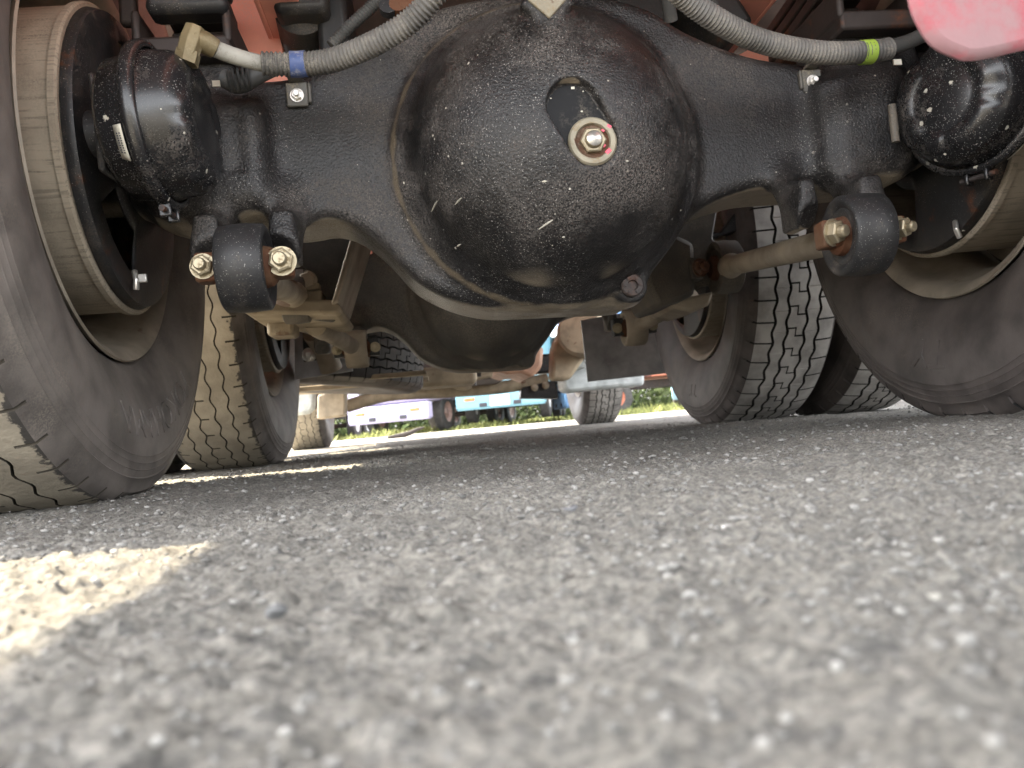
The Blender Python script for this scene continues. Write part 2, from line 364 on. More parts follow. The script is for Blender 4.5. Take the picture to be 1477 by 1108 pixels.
# loose gravel lying on it (one mass)
def stones(n, xr, yr, smin, smax, seed, power=2.5, near_bias=True):
    r = np.random.default_rng(seed)
    t = (1+5**.5)/2
    ico = np.array([(-1, t, 0), (1, t, 0), (-1, -t, 0), (1, -t, 0), (0, -1, t), (0, 1, t), (0, -1, -t), (0, 1, -t), (t, 0, -1), (t, 0, 1), (-t, 0, -1), (-t, 0, 1)])/math.sqrt(1+t*t)
    fc = np.array([(0, 11, 5), (0, 5, 1), (0, 1, 7), (0, 7, 10), (0, 10, 11), (1, 5, 9), (5, 11, 4), (11, 10, 2), (10, 7, 6), (7, 1, 8), (3, 9, 4), (3, 4, 2), (3, 2, 6), (3, 6, 8), (3, 8, 9), (4, 9, 5), (2, 4, 11), (6, 2, 10), (8, 6, 7), (9, 8, 1)])
    y = np.exp(r.uniform(math.log(yr[0]), math.log(yr[1]), n)) if near_bias else r.uniform(*yr, n)
    x = r.uniform(-1, 1, n)*(.62*y+.25)+.06*y if near_bias else r.uniform(*xr, n)
    kp = (vnoise(x*3.3+y*.7, y*3.3, 21) > .42) | (r.random(n) < .35); x, y = x[kp], y[kp]; n = len(x)
    s = smin + (smax-smin)*r.random(n)**power; s = s*np.clip(.45+y*.5, .5, 1.3) if near_bias else s
    V = ico[None]*(1+r.uniform(-.33, .33, (n, 12, 1)))*(s[:, None, None]*r.uniform(.6, 1.25, (n, 1, 3))*np.array([1, 1, .62]))
    a = r.uniform(0, 2*PI, n); ca, sa = np.cos(a)[:, None], np.sin(a)[:, None]
    X = V[..., 0]*ca - V[..., 1]*sa + x[:, None]; Y = V[..., 0]*sa + V[..., 1]*ca + y[:, None]
    z0 = gh(x, y) + s*.18; Z = V[..., 2] + z0[:, None]
    P = np.stack([X, Y, Z], -1).reshape(-1, 3); F = (fc[None] + (np.arange(n)*12)[:, None, None]).reshape(-1, 3)
    return P, F
def stone_mat(name, col, vary=.5):
    m = bpy.data.materials.new(name); m.use_nodes = True; n_ = m.node_tree.nodes; l_ = m.node_tree.links
    bb = n_['Principled BSDF']; bb.inputs['Roughness'].default_value = .9
    g = n_.new('ShaderNodeNewGeometry'); r = n_.new('ShaderNodeValToRGB'); l_.new(g.outputs['Random Per Island'], r.inputs[0])
    e = r.color_ramp.elements; e[0].color = (*[v*(1-vary) for v in col], 1); e[1].color = (*[min(1, v*(1+vary)) for v in col], 1)
    t_ = n_.new('ShaderNodeTexCoord'); nn = n_.new('ShaderNodeTexNoise'); nn.inputs['Scale'].default_value = 160; l_.new(t_.outputs['Object'], nn.inputs['Vector'])
    mx = n_.new('ShaderNodeMix'); mx.data_type = 'RGBA'; mx.blend_type = 'OVERLAY'; mx.inputs[0].default_value = .5
    l_.new(r.outputs[0], mx.inputs[6]); l_.new(nn.outputs['Fac'], mx.inputs[7]); l_.new(mx.outputs[2], bb.inputs['Base Color'])
    b2 = n_.new('ShaderNodeBump'); b2.inputs['Distance'].default_value = .001; l_.new(nn.outputs['Fac'], b2.inputs['Height']); l_.new(b2.outputs[0], bb.inputs['Normal'])
    return m
M_stone = stone_mat('gravel_stone', (.178, .172, .160), .42)
Pa, Fa = stones(52000, 0, (.09, 3.8), .0005, .0042, 3, 4.8)
Pb, Fb = stones(4200, (-3, 3), (.9, 8), .002, .0060, 5, 2.6, False)
g1 = np_mesh('gravel', np.vstack([Pa, Pb]), np.vstack([Fa, Fb+len(Pa)]), False)
gv = link_mesh('gravel', g1, M_stone); gv['kind'] = 'stuff'; gv['label'] = 'loose grey grit and small stones scattered over the worn ground'; gv['category'] = 'gravel'

# a few stones one can pick out
def lone_stone(px, py, size, col, label, seed):
    d = FX + RX*((px-738.5)/FPX) - UX*((py-554)/FPX); t = -CH/d.z; p = Vector((0, 0, CH)) + d*t
    bm = bmesh.new(); bmesh.ops.create_icosphere(bm, subdivisions=3, radius=1)
    r = random.Random(seed); off = Vector((r.random()*9, r.random()*9, r.random()*9))
    from mathutils import noise as mn
    for v in bm.verts:
        c_ = v.co.copy(); k = 1 + .38*mn.noise(c_*1.1+off) + .12*mn.noise(c_*3.1+off)
        v.co = Vector((c_.x*k*size[0], c_.y*k*size[1], c_.z*k*size[2]))
    m_ = bpy.data.meshes.new('stone'); bm.to_mesh(m_); bm.free()
    m_.polygons.foreach_set('use_smooth', [True]*len(m_.polygons))
    o = link_mesh('stone', m_, stone_mat('stone_'+str(seed), col, .1), loc=(p.x, p.y, size[2]*.35), rot=(0, 0, r.random()*6))
    o['label'] = label; o['category'] = 'stone'; o['group'] = 'loose stones one can pick out'
lone_stone(1150, 782, (.0018, .0017, .0010), (.27, .255, .21), 'pale cream stone lying on the shaded gravel at lower right', 1)
lone_stone(96, 808, (.0045, .0042, .0038), (.34, .30, .23), 'tan stone at the far edge of the sunlit patch behind the left tyre', 2)
lone_stone(400, 885, (.0040, .0032, .0024), (.10, .10, .10), 'dark grey stone in the blurred foreground, just right of the sunlit patch', 3)
lone_stone(822, 738, (.006, .005, .0028), (.13, .13, .135), 'flat dark stone on the grey ground below the round axle housing', 4)
lone_stone(1048, 763, (.0026, .0022, .0016), (.36, .35, .33), 'small white chip on the ground right of the middle', 5)
lone_stone(1348, 862, (.0014, .0013, .0008), (.30, .285, .25), 'off white pebble in the blurred foreground at far right', 6)
# litter
mb = MB(); P = [(-.03, -.014, .004), (.028, -.018, .012), (.034, .016, .003), (0, .022, .019), (-.034, .012, .006), (0, 0, .010)]
mb.add(P, [(0, 1, 5), (1, 2, 5), (2, 3, 5), (3, 4, 5), (4, 0, 5)])
lt = part('litter', mb, M_white, None, (XC+.92, 2.60, 0)); sm_ = lt.modifiers.new('s', 'SOLIDIFY'); sm_.thickness = .0012
lt['label'] = 'scrap of white paper on the ground between the two right tread tyres'; lt['category'] = 'litter'
mb = MB(); q0 = at(575, 640, 12); mb.tube([(-.22, 0, .012), (-.08, .02, .02), (.04, 0, .045), (.15, .01, .085), (.22, 0, .10)], [.02, .035, .03, .02, .008], 8)
tw = part('bark_scrap', mb, mat('bark', (.03, .027, .025), .9, bump=.5), None, (XC+q0.x+.1, q0.y, .0)); tw['label'] = 'dark scrap of bark lying at the edge of the far sunlit ground'; tw['category'] = 'debris'

# ------------------------------------------------------------------ THE TRUCK
T = thing('truck', 'heavy six wheeled truck with salmon red frame seen from behind, under its black rear axle', 'truck', (XC, 0, 0))

# ---- axle housing from a smooth distance field
def smin(a, b_, k):
    h = np.clip(.5+.5*(b_-a)/k, 0, 1); return b_*(1-h)+a*h-k*h*(1-h)
def smax(a, b_, k): return -smin(-a, -b_, k)
def sd_box(x, y, z, c, h, r=.0):
    qx, qy, qz = np.abs(x-c[0])-h[0]+r, np.abs(y-c[1])-h[1]+r, np.abs(z-c[2])-h[2]+r
    return np.sqrt(np.maximum(qx, 0)**2+np.maximum(qy, 0)**2+np.maximum(qz, 0)**2)+np.minimum(np.maximum(qx, np.maximum(qy, qz)), 0)-r
def sd_cap(x, y, z, a, b_, r):
    a = np.array(a, float); d = np.array(b_, float)-a; px, py, pz = x-a[0], y-a[1], z-a[2]
    t = np.clip((px*d[0]+py*d[1]+pz*d[2])/(d@d), 0, 1)
    return np.sqrt((px-t*d[0])**2+(py-t*d[1])**2+(pz-t*d[2])**2)-r
def box2(x, z, cx, cz, hx, hz, r=0.):
    qx, qz = np.abs(x-cx)-hx+r, np.abs(z-cz)-hz+r
    return np.hypot(np.maximum(qx, 0), np.maximum(qz, 0))+np.minimum(np.maximum(qx, qz), 0)-r
def surface_nets(F, org, st):
    nx_, ny_, nz_ = F.shape; s = F < 0
    cnt = np.zeros((nx_-1, ny_-1, nz_-1), np.float32); acc = np.zeros((3,)+cnt.shape, np.float32)
    for ax in range(3):
        o1, o2 = [a for a in range(3) if a != ax]
        sl0 = [slice(None)]*3; sl1 = [slice(None)]*3; sl0[ax] = slice(0, -1); sl1[ax] = slice(1, None)
        A, B = F[tuple(sl0)], F[tuple(sl1)]; cr = (A < 0) != (B < 0)
        t = np.where(cr, A/np.where(cr, A-B, 1), 0)
        for d1 in (0, 1):
            for d2 in (0, 1):
                sl = [slice(None)]*3; n1 = F.shape[o1]-1; n2 = F.shape[o2]-1
                sl[o1] = slice(d1, d1+n1); sl[o2] = slice(d2, d2+n2); sl = tuple(sl)
                c_ = cr[sl]; cnt += c_; acc[ax] += np.where(c_, t[sl], 0); acc[o1] += c_*d1; acc[o2] += c_*d2
    act = cnt > 0; idx = np.full(cnt.shape, -1, np.int64); k = act.nonzero(); idx[k] = np.arange(len(k[0]))
    V = np.stack([(k[a]+acc[a][k]/cnt[k])*st+org[a] for a in range(3)], 1); faces = []
    for ax in range(3):
        o1, o2 = (ax+1) % 3, (ax+2) % 3
        sl0 = [slice(1, -1)]*3; sl1 = [slice(1, -1)]*3; sl0[ax] = slice(0, -1); sl1[ax] = slice(1, None)
        a_, b_ = s[tuple(sl0)], s[tuple(sl1)]; e = (a_ != b_).nonzero(); flip = a_[e]
        base = [e[0].copy(), e[1].copy(), e[2].copy()]; base[o1] += 1; base[o2] += 1
        def g(d1, d2):
            c_ = [base[0].copy(), base[1].copy(), base[2].copy()]; c_[o1] -= d1; c_[o2] -= d2; return idx[c_[0], c_[1], c_[2]]
        q = np.stack([g(1, 1), g(0, 1), g(0, 0), g(1, 0)], 1); q[~flip] = q[~flip][:, ::-1]; faces.append(q)
    return V, np.vstack(faces)
ST = .0052
gx = np.arange(-.72, .72, ST, dtype=np.float32); gy = np.arange(-.33, .15, ST, dtype=np.float32); gz = np.arange(.19, .76, ST, dtype=np.float32)
X, Y, Z = np.meshgrid(gx, gy, gz, indexing='ij')
x2, z2 = np.meshgrid(gx, gz, indexing='ij')
outline = [(-.60, .575), (-.52, .587), (-.40, .590), (-.34, .600), (-.27, .635), (-.20, .675), (-.10, .70), (0, .705), (.09, .70), (.17, .675), (.225, .637),
           (.306, .600), (.38, .582), (.453, .575), (.58, .57), (.59, .50), (.58, .405), (.45, .386), (.398, .387), (.32, .386), (.26, .373), (.225, .360), (.196, .343),
           (.160, .310), (.136, .282), (.127, .258), (.122, .238), (.108, .224), (.085, .2205), (0, .2235), (-.08, .2255), (-.122, .230), (-.173, .247), (-.222, .278),
           (-.259, .325), (-.298, .362), (-.337, .378), (-.388, .374), (-.47, .38), (-.59, .40), (-.61, .49)]
_o = spline([(a, 0, b) for a, b in outline+outline[:1]], 3)[:-1]
op = np.array([(p.x, p.z) for p in _o], np.float32); oq = np.roll(op, -1, 0)
dmin = np.full(x2.shape, 9., np.float32); par = np.zeros(x2.shape, bool)
for (ax0, az0), (bx0, bz0) in zip(op, oq):
    ex, ez = bx0-ax0, bz0-az0; t = np.clip(((x2-ax0)*ex+(z2-az0)*ez)/(ex*ex+ez*ez), 0, 1)
    dmin = np.minimum(dmin, np.hypot(x2-ax0-t*ex, z2-az0-t*ez))
    if abs(ez) > 1e-9: par ^= ((az0 > z2) != (bz0 > z2)) & (x2 < (z2-az0)*ex/ez+ax0)
p2 = np.where(par, -dmin, dmin)
P2 = p2[:, None, :]
hy = .075; rr = .018
q1 = np.maximum(P2+rr, 0); q2_ = np.maximum(np.abs(Y+.0)-hy+rr, 0)
D = np.hypot(q1, q2_)+np.minimum(np.maximum(P2+rr, np.abs(Y)-hy+rr), 0)-rr
# waist: dish the arm's rear face a little
# cover rim plate and dome
DX, DZ, DRX, DRY, DRZ = -.010, .450, .205, .200, .212
rr2 = np.hypot(X-DX, Z-DZ)
plate = np.maximum(rr2-.224, np.abs(Y+.068)-.016)
D = smin(D, plate, .022)
dome = (np.sqrt(((X-DX)/DRX)**2+((Y+.072)/DRY)**2+((Z-DZ)/DRZ)**2)-1)*.2
D = smin(D, np.maximum(dome, Y+.0), .042)
ridge = np.hypot(np.hypot(X-DX, (Z-DZ-.006))-.202, Y+.090)-.013
D = smin(D, np.maximum(np.maximum(ridge, Z-.42), X-.03), .018)
D = smin(D, np.maximum(np.hypot(X-.093, Z-.2435)-.026, np.abs(Y+.07)-.022), .012)
for pa, pb, rr_ in (((-.200, -.098, .395), (-.165, -.102, .338), .009), ((-.165, -.102, .338), (-.092, -.104, .268), .010), ((-.092, -.104, .268), (-.035, -.098, .240), .011),
                    ((.155, -.100, .335), (.095, -.104, .275), .008), ((.095, -.104, .275), (.035, -.098, .240), .010), ((-.035, -.098, .240), (.035, -.098, .240), .009)):
    D = smin(D, sd_cap(X, Y, Z, pa, pb, rr_), .011)
D = smin(D, sd_cap(X, Y, Z, (-.01, -.175, .325), (.0, -.105, .245), .020), .035)
# square plug boss at the top, turned 45 degrees
c45 = math.cos(PI/4); U = ((X+.020)+(Z-.607))*c45; Wd = ((X+.020)-(Z-.607))*c45
D = smin(D, np.maximum(np.maximum(np.abs(U), np.abs(Wd))-.027, np.abs(Y+.16)-.075), .012)
# brackets for the lower rods, reaching back
for s_, xi, xo_, cx_ in ((-1, -.397, -.497, -.447), (1, .352, .450, .402)):
    for xx_ in (xi, xo_):
        D = smin(D, sd_cap(X, Y, Z, (xx_, -.060, .405), (xx_, -.140, .325), .0135 if xx_ == .352 else .019), .035)
        D = smin(D, sd_box(X, Y, Z, (xx_, -.115, .340), (.012 if xx_ == .352 else .017, .040, .034), .006), .025)
    D = smin(D, sd_cap(X, Y, Z, (s_*.52, -.07, .42), (s_*.515, -.07, .56), .028), .02)
    D = smin(D, sd_box(X, Y, Z, (s_*.525, 0, .595), (.070, .08, .026), .012), .03)
    D = smin(D, sd_cap(X, Y, Z, (s_*.54, 0, .498), (s_*.75, 0, .498), .078), .05)
    D = smin(D, sd_box(X, Y, Z, (s_*.49 if s_ < 0 else .485, -.030, .472), (.072, .082, .078), .025), .035)
    D = smax(D, -sd_cap(X, Y, Z, (cx_-.028, -.195, .285), (cx_+.028, -.195, .285), .066), .006)
D = smax(D, -sd_box(X, Y, Z, (-.447, -.10, .350), (.030, .30, .034), .02), .008)
# shallow forging creases in the arms
D = D + .004*np.exp(-((X+.455)/.012)**2)*(Z > .44)*(Y < 0) + .004*np.exp(-((X-.43)/.010)**2)*(Y < 0)*(Z > .40)
# recess for the oil level plug: straight sided slot, flat floor
ax_, az_, bx_, bz_ = -.0060, .4560, .0175, .4110
dd = (bx_-ax_)**2+(bz_-az_)**2; tt = np.clip(((X-ax_)*(bx_-ax_)+(Z-az_)*(bz_-az_))/dd, 0, 1)
slot = np.sqrt((X-ax_-tt*(bx_-ax_))**2+(Z-az_-tt*(bz_-az_))**2)-.0335
floor_y = -.2500
D = smax(D, -np.maximum(slot, Y-floor_y), .002)
hv, hq = surface_nets(D, (gx[0], gy[0], gz[0]), ST)
del X, Y, Z, D, dome, ridge, plate, U, Wd, slot, tt
hme = np_mesh('axle_housing', hv, hq)
housing = link_mesh('axle_housing', hme, M_cast, T, (0, YR, 0)); housing['label'] = 'rear axle housing, glossy black with a big domed cover'
def smooth_mod(o, it=3, f=.5):
    s = o.modifiers.new('smooth', 'SMOOTH'); s.iterations = it; s.factor = f
smooth_mod(housing, 3, .45)
hme2 = hme.copy(); hme2.materials.clear()
housing2 = link_mesh('axle_housing', hme2, M_cast2, T, (0, YM, 0)); housing2['label'] = 'middle axle housing, dusty dark grey, seen beyond the rear one'
smooth_mod(housing2)

# recess details
ry = floor_y-.001
mb = MB(); F = frame((0.0180, ry-.001, .4100), (0, -1, 0)) @ Matrix.Scale(.94, 4)
mb.lathe([(-.004, .0235), (.004, .0235), (.006, .0250), (.006, .0315), (.003, .034), (-.004, .034)], 48, F)
st_ = []
for k in range(25): t = PI/2+PI*k/24; st_.append((t, 0))
dxz = Vector((bx_-ax_, 0, bz_-az_)).normalized(); nxz = Vector((-dxz.z, 0, dxz.x)); st_ = []
for k in range(25): t = PI*k/24; q_ = nxz*math.cos(t)*.0328 - dxz*math.sin(t)*.0328; st_.append((ax_+q_.x, az_+q_.z))
for k in range(25): t = PI*k/24; q_ = -nxz*math.cos(t)*.0328 + dxz*math.sin(t)*.0328; st_.append((bx_+q_.x, bz_+q_.z))
mb2 = MB(); mb2.prism(st_, floor_y-.0012, floor_y+.006); part('recess_face', mb2, mat('recess_black', (.007, .007, .008), .5, splat=.9, dust=(.2, .18, .15), dust_amt=.25, spec=.2), housing, bevel=.0008)
ring = part('plug_ring', mb, M_ring, housing)
mb = MB(); mb.lathe([(-.004, .024), (.001, .0235), (.001, 0)], 40, F); part('plug_seat', mb, M_rust, housing)
mb = MB()
for a in (.001, .0085):
    pass
V = [F @ Vector((a, r_*math.cos(k*PI/3), r_*math.sin(k*PI/3))) for a, r_ in ((.001, .0185), (.009, .0185), (.0105, .0165)) for k in range(6)]
mb.add(V, [(k+i*6, (k+1) % 6+i*6, (k+1) % 6+6+i*6, k+6+i*6) for i in range(2) for k in range(6)] + [tuple(range(12, 18))])
mb.lathe([(.0105, .0125), (.016, .011), (.019, .007), (.0195, 0)], 24, F)
part('oil_plug', mb, M_bolt, housing, sharp=25)
mb = MB(); mb.lathe([(.0105, .0118), (.0165, .0105), (.0192, .007), (.0202, 0)], 24, F); part('plug_nipple', mb, M_bright, housing)
for (px, py, s_, a_) in ((880, 180, .0042, .6), (871, 186, .003, .5), (873, 208, .0032, -.8), (879, 216, .0055, -.7)):
    p = at(px, py, 1.387); mb = MB(); mb.box((0, 0, 0), (s_*1.5, .0012, s_), (0, a_, 0)); part('paint_mark', mb, M_pink, housing, (p.x, -.2572, p.z), bevel=.0006)
for (px, py, s_, a_) in ((817, 110, .0035, 1.2), (828, 123, .0035, .0), (796, 138, .0018, 0), (843, 128, .0017, 0), (841, 157, .002, 0)):
    p = at(px, py, 1.39); mb = MB(); mb.box((0, 0, 0), (s_*1.4, .001, s_), (0, a_, 0)); part('lime_fleck', mb, M_label, housing, (p.x, floor_y-.0012, p.z), bevel=.0006)
mb = MB(); mb.box((-.020, -.236, .609), (.038, .006, .038), (0, PI/4, 0)); part('top_plug', mb, M_ring, housing, bevel=.002)
mb = MB(); F = frame((.093, -.095, .2435), (0, -1, 0))
mb.lathe([(0, .017), (.007, .017), (.009, .015), (.009, .008), (.004, .007), (.004, 0)], 32, F)
for k in range(6):
    q = k*PI/3; mb.box(F @ Vector((.0095, .0115*math.cos(q), .0115*math.sin(q))), (.004, .003, .004), (0, -q, 0))
part('drain_plug', mb, M_brown, housing)['label'] = 'rusty recessed drain plug at the lower right lip'
for (dx, dz) in ((.012, .026), (.017, .031), (.020, .036)):
    mb = MB(); mb.box((0, 0, 0), (.003, .001, .006), (0, .5, 0)); part('paint_mark', mb, M_pink, housing, (.093+dx, -.0880, .2435+dz))
# little cast circles / arrow marks on the dome
def on_dome(x, z, lift=.0): 
    k = 1-((x-DX)/DRX)**2-((z-DZ)/DRZ)**2
    return Vector((x, -.072-DRY*math.sqrt(max(0, k))-lift, z))
for (px, py, r_) in ((908, 255, .013), (712, 258, .010), (905, 38, .008), (695, 45, .008)):
    p = at(px, py, 1.42); pts = [on_dome(p.x+r_*math.cos(k*PI/8), p.z+r_*math.sin(k*PI/8), -.0012) for k in range(14)]
    mb = MB(); mb.tube(pts, .0012, 6); part('cast_mark', mb, M_cast, housing)
# mud splashes stuck on the dome
for (px, py, l_, a_) in ((627, 264, .013, .7), (664, 270, .010, .5), (792, 316, .020, .45), (785, 262, .006, 0), (667, 323, .005, 0), (905, 232, .004, 0), (820, 332, .004, 0)):
    p = at(px, py, 1.40); p = on_dome(p.x, p.z, .0004); mb = MB()
    d_ = Vector((math.cos(a_), 0, math.sin(a_)))*l_/2
    pts = [on_dome(p.x+d_.x*t, p.z+d_.z*t, .0004) for t in (-1, -.4, .3, 1)]; mb.tube(pts, [.0006, .0011, .0016, .0006], 6)
    part('lime_fleck', mb, M_label, housing)

# ---- lower rods with their end bushings
M_dusty = mat('dusty_bracket', (.085, .075, .062), .6, dust=(.24, .2, .15), dust_amt=.62, bump=.4)
def bush(x, y, z, s_, name='rod_bushing', rad=.056, w_=.060, dark=True):
    mb = MB(); F = frame((0, 0, 0), (1, 0, 0)); h = w_/2
    mb.lathe([(-h*.80, 0), (-h*.80, rad*.55), (-h*.86, rad*.62), (-h*.80, rad*.70), (-h, rad*.82), (-h, rad*.93), (-h*.9, rad), (-h*.15, rad*1.03), (h*.15, rad*1.03), (h*.9, rad), (h, rad*.93), (h, rad*.82), (h*.80, rad*.70), (h*.86, rad*.62), (h*.80, rad*.55), (h*.80, 0)], 64, F)
    b_ = part(name, mb, M_flat if dark else (M_dusty if dark is None else M_rod), T, (x, y, z), sharp=50)
    mb = MB(); mb.lathe([(-h*1.3, 0), (-h*1.3, rad*.36), (-h*1.12, rad*.46), (-h*.75, rad*.5), (h*.75, rad*.5), (h*1.12, rad*.46), (h*1.3, rad*.36), (h*1.3, 0)], 32, F)
    part('bushing_core', mb, M_rust, b_, sharp=30); return b_
for s_ in (-1, 1):
    bx = -.440 if s_ < 0 else .399; yb = 1.118; zb = .288 if s_ < 0 else .277
    b_ = bush(bx, yb, zb, s_)
    for e in (-1, 1):
        mb = MB(); mb.box((e*.046, -.004, .002), (.030, .030, .038)); part('pin_pad', mb, M_rust, b_, bevel=.004)
        ax = (0, -1, 0) if s_ < 0 else (.45, -.85, -.1)
        hexbolt('clamp_bolt', b_, (e*.049, -.020, .002), ax, .0145 if e*s_ < 0 else .0125, .012, M_bolt)
    # rod forward to the trunnion bracket
    te = Vector(((.482 if s_ < 0 else .492)*s_, 1.876, .376 if s_ < 0 else .372))
    mb = MB(); st = Vector((bx, yb, zb)); d_ = (te-st).normalized()
    L0 = (te-st).length
    pts = [st+d_*t for t in (.055, .085, .10, L0-.10, L0-.07, L0-.05)]
    mb.tube(pts, [.028, .028, .0215, .0215, .027, .029], 28); part('torque_rod', mb, M_rod, T)
    bush(te.x, te.y, te.z, s_, rad=.060, w_=.056, dark=None)
    # forward rod to the middle axle
    te2 = Vector((.395*s_, 2.375, .300)); st2 = Vector((.465*s_, 2.06, .332)); d2 = (te2-st2).normalized()
    mb = MB(); mb.tube([st2+d2*t for t in (0, .05, .08, (te2-st2).length-.04)], [.026, .026, .022, .022], 24); part('torque_rod', mb, M_rod, T)
    bb_ = bush(te2.x, te2.y, te2.z, s_, rad=.052, w_=.062, dark=False)
    for e in (-1, 1):
        mb = MB(); mb.box((e*.048, 0, .004), (.03, .034, .05)); part('pin_pad', mb, M_flat, bb_, bevel=.003)
        hexbolt('clamp_bolt', bb_, (e*.052, -.018, .0), (0, -1, 0), .011, .009, M_bolt)
# trunnion brackets between the axles
for s_ in (-1, 1):
    m_ = M_dusty if s_ > 0 else M_tan  # left castings take a tan colour in place of the sun strip's light
    tb = thing_ = None
    mb = MB(); poly = [(.545*s_, .352), (.375*s_, .318), (.352*s_, .345), (.33*s_, .45), (.25*s_, .62), (.33*s_, .74), (.50*s_, .74), (.53*s_, .56), (.50*s_, .45), (.545*s_, .39)]
    mb.prism(poly, 2.26, 2.275)
    tb = part('trunnion_bracket', mb, M_dusty, T, (-.035 if s_ < 0 else -.015, -.345, 0), bevel=.004)
    tb['label'] = 'trunnion bracket between the axles, ' + ('dark and glossy' if s_ > 0 else 'in a tan that stands in for sunlight')
    if s_ > 0:
        def pxz(pts, Y): return [(at(a_, b_, Y).x+.015, at(a_, b_, Y).z) for a_, b_ in pts]
        mb = MB(); mb.prism(pxz(((928, 378), (944, 347), (972, 336), (1002, 350), (1004, 424), (986, 433), (950, 443), (934, 412)), 2.2), 2.20, 2.42); part('base_casting', mb, M_dusty, tb, bevel=.012)
        mb = MB(); mb.prism(pxz(((958, 438), (1022, 424), (1016, 444), (988, 453), (962, 448)), 2.3), 2.26, 2.45); part('rod_seat', mb, M_rod, tb, bevel=.008)
        mb = MB(); mb.prism(pxz(((975, 330), (1000, 352), (1075, 330), (1078, 300), (1066, 298), (1040, 335)), 2.5), 2.5, 2.53); part('inner_web', mb, M_flat, tb, bevel=.004)
        mb = MB(); mb.box((at(1005, 388, 2.2).x+.012, 2.21, at(1005, 388, 2.2).z), (.03, .04, .05)); part('pin_pad', mb, M_dusty, tb, bevel=.004)
        hexbolt('pin_bolt', tb, (at(1008, 388, 2.2).x+.012, 2.185, at(1008, 388, 2.2).z), (.3, -1, 0), .016, .014, M_rust)
        continue
    # its base casting: stepped block with bottom plate
    mb = MB(); mb.prism([(.56*s_, .352), (.55*s_, .372), (.36*s_, .352), (.345*s_, .335), (.355*s_, .322), (.545*s_, .336)], 2.16, 2.50); part('base_plate', mb, m_, tb, bevel=.006)
    mb = MB(); mb.box((.49*s_, 2.25, .368), (.05, .13, .045)); part('base_block', mb, m_, tb, bevel=.007)
    mb = MB(); mb.box((.415*s_, 2.25, .362), (.055, .13, .042)); part('base_block', mb, m_, tb, bevel=.007)
    mb = MB(); mb.box((.50*s_, 2.36, .322), (.06, .10, .035)); part('rod_seat', mb, m_, tb, bevel=.008)
    mb = MB(); mb.prism([(.365*s_, .34), (.350*s_, .345), (.245*s_, .62), (.262*s_, .62)], 2.14, 2.44); part('side_web', mb, M_dusty if s_ > 0 else M_rod, tb, bevel=.004)
    mb = MB(); mb.prism([(.455*s_, .36), (.44*s_, .36), (.43*s_, .60), (.445*s_, .60)], 2.19, 2.40); part('inner_web', mb, M_dusty, tb, bevel=.003)
    hexbolt('bracket_nut', tb, (.415*s_, 2.185, .402), (0, -1, 0), .016, .014, M_rod, stud=False)
    mb = MB(); mb.box((.415*s_, 2.19, .386), (.05, .03, .014)); part('lock_plate', mb, M_tan if s_ < 0 else M_rod, tb, bevel=.002)
# rounded rod end cap on the left bracket
mb = MB(); F = frame(at(412, 420, 2.12), (.15, -1, -.1))
mb.lathe([(-.16, .031), (-.02, .031), (-.005, .029), (.004, .022), (.007, 0)], 36, F); part('pin_end', mb, mat('pin_end_paint', (.24, .17, .13), .6, dust=DUST, dust_amt=.3), T)

# ---- brake chambers
def chamber(loc, axis, up, lab):
    F = frame((0, 0, 0), axis, up)
    mb = MB(); R_ = .100; F = F @ Matrix.Diagonal((.70, .96, .96, 1))
    prof = [(-.085, .026), (-.080, .060), (-.074, .078), (-.060, .090), (-.018, .096), (-.010, R_), (.0, R_)]
    mb.lathe(prof, 72, F); c_ = part('brake_chamber', mb, M_gloss, T, loc, sharp=60); c_['label'] = lab
    mb = MB(); prof = [(.0, R_), (.010, .0975), (.018, .0955), (.052, .0935), (.066, .090), (.078, .082), (.086, .070), (.089, .060), (.085, .052), (.083, .046), (.085, .040), (.087, .020), (.088, 0)]
    seg = 96; V = []; Fc = []
    for a, r in prof:
        for k in range(seg):
            t = 2*PI*k/seg; dent = 0
            if a > .05 and r > .055: dent = -.006*max(0, math.cos(3*t+.4))**6 - .004*max(0, math.cos(5*t+2))**8
            V.append(F @ Vector((a+dent, r*math.cos(t), r*math.sin(t))))
    for i in range(len(prof)-1):
        for k in range(seg):
            k2 = (k+1) % seg; Fc.append((i*seg+k, i*seg+k2, (i+1)*seg+k2, (i+1)*seg+k))
    mb.add(V, Fc); part('chamber_dome', mb, M_gloss, c_, sharp=60)
    mb = MB(); mb.lathe([(-.014, .100), (-.016, .104), (-.013, .108), (-.006, .1105), (.004, .1105), (.010, .108), (.013, .104), (.011, .100)], 96, F, closed=True)
    part('clamp_band', mb, M_gloss, c_, sharp=60)
    # band bolt lugs at the bottom
    for t in (-.13, .13):
        mb = MB(); mb.box(F @ Vector((0, .117*math.sin(t), -.117*math.cos(t))), (.022, .006, .018), F.to_3x3())
        part('band_lug', mb, M_gloss, c_, bevel=.002)
    mb = MB(); mb.tube([F @ Vector((0, -.028, -.116)), F @ Vector((0, .028, -.116))], .004, 10); part('band_bolt', mb, M_brown, c_)
    return c_, F
AXL = Vector((.99, -.06, .045)); AXR = Vector((-.90, -.38, -.01))
cl, FL = chamber(at(230, 184, 1.44), AXL, (.05, 0, 1), 'left brake chamber, dented glossy black with white nameplate')
cr, FR = chamber(at(1398, 146, 1.46), AXR, (0, 0, 1), 'right brake chamber, glossy black under the pink bumper corner')
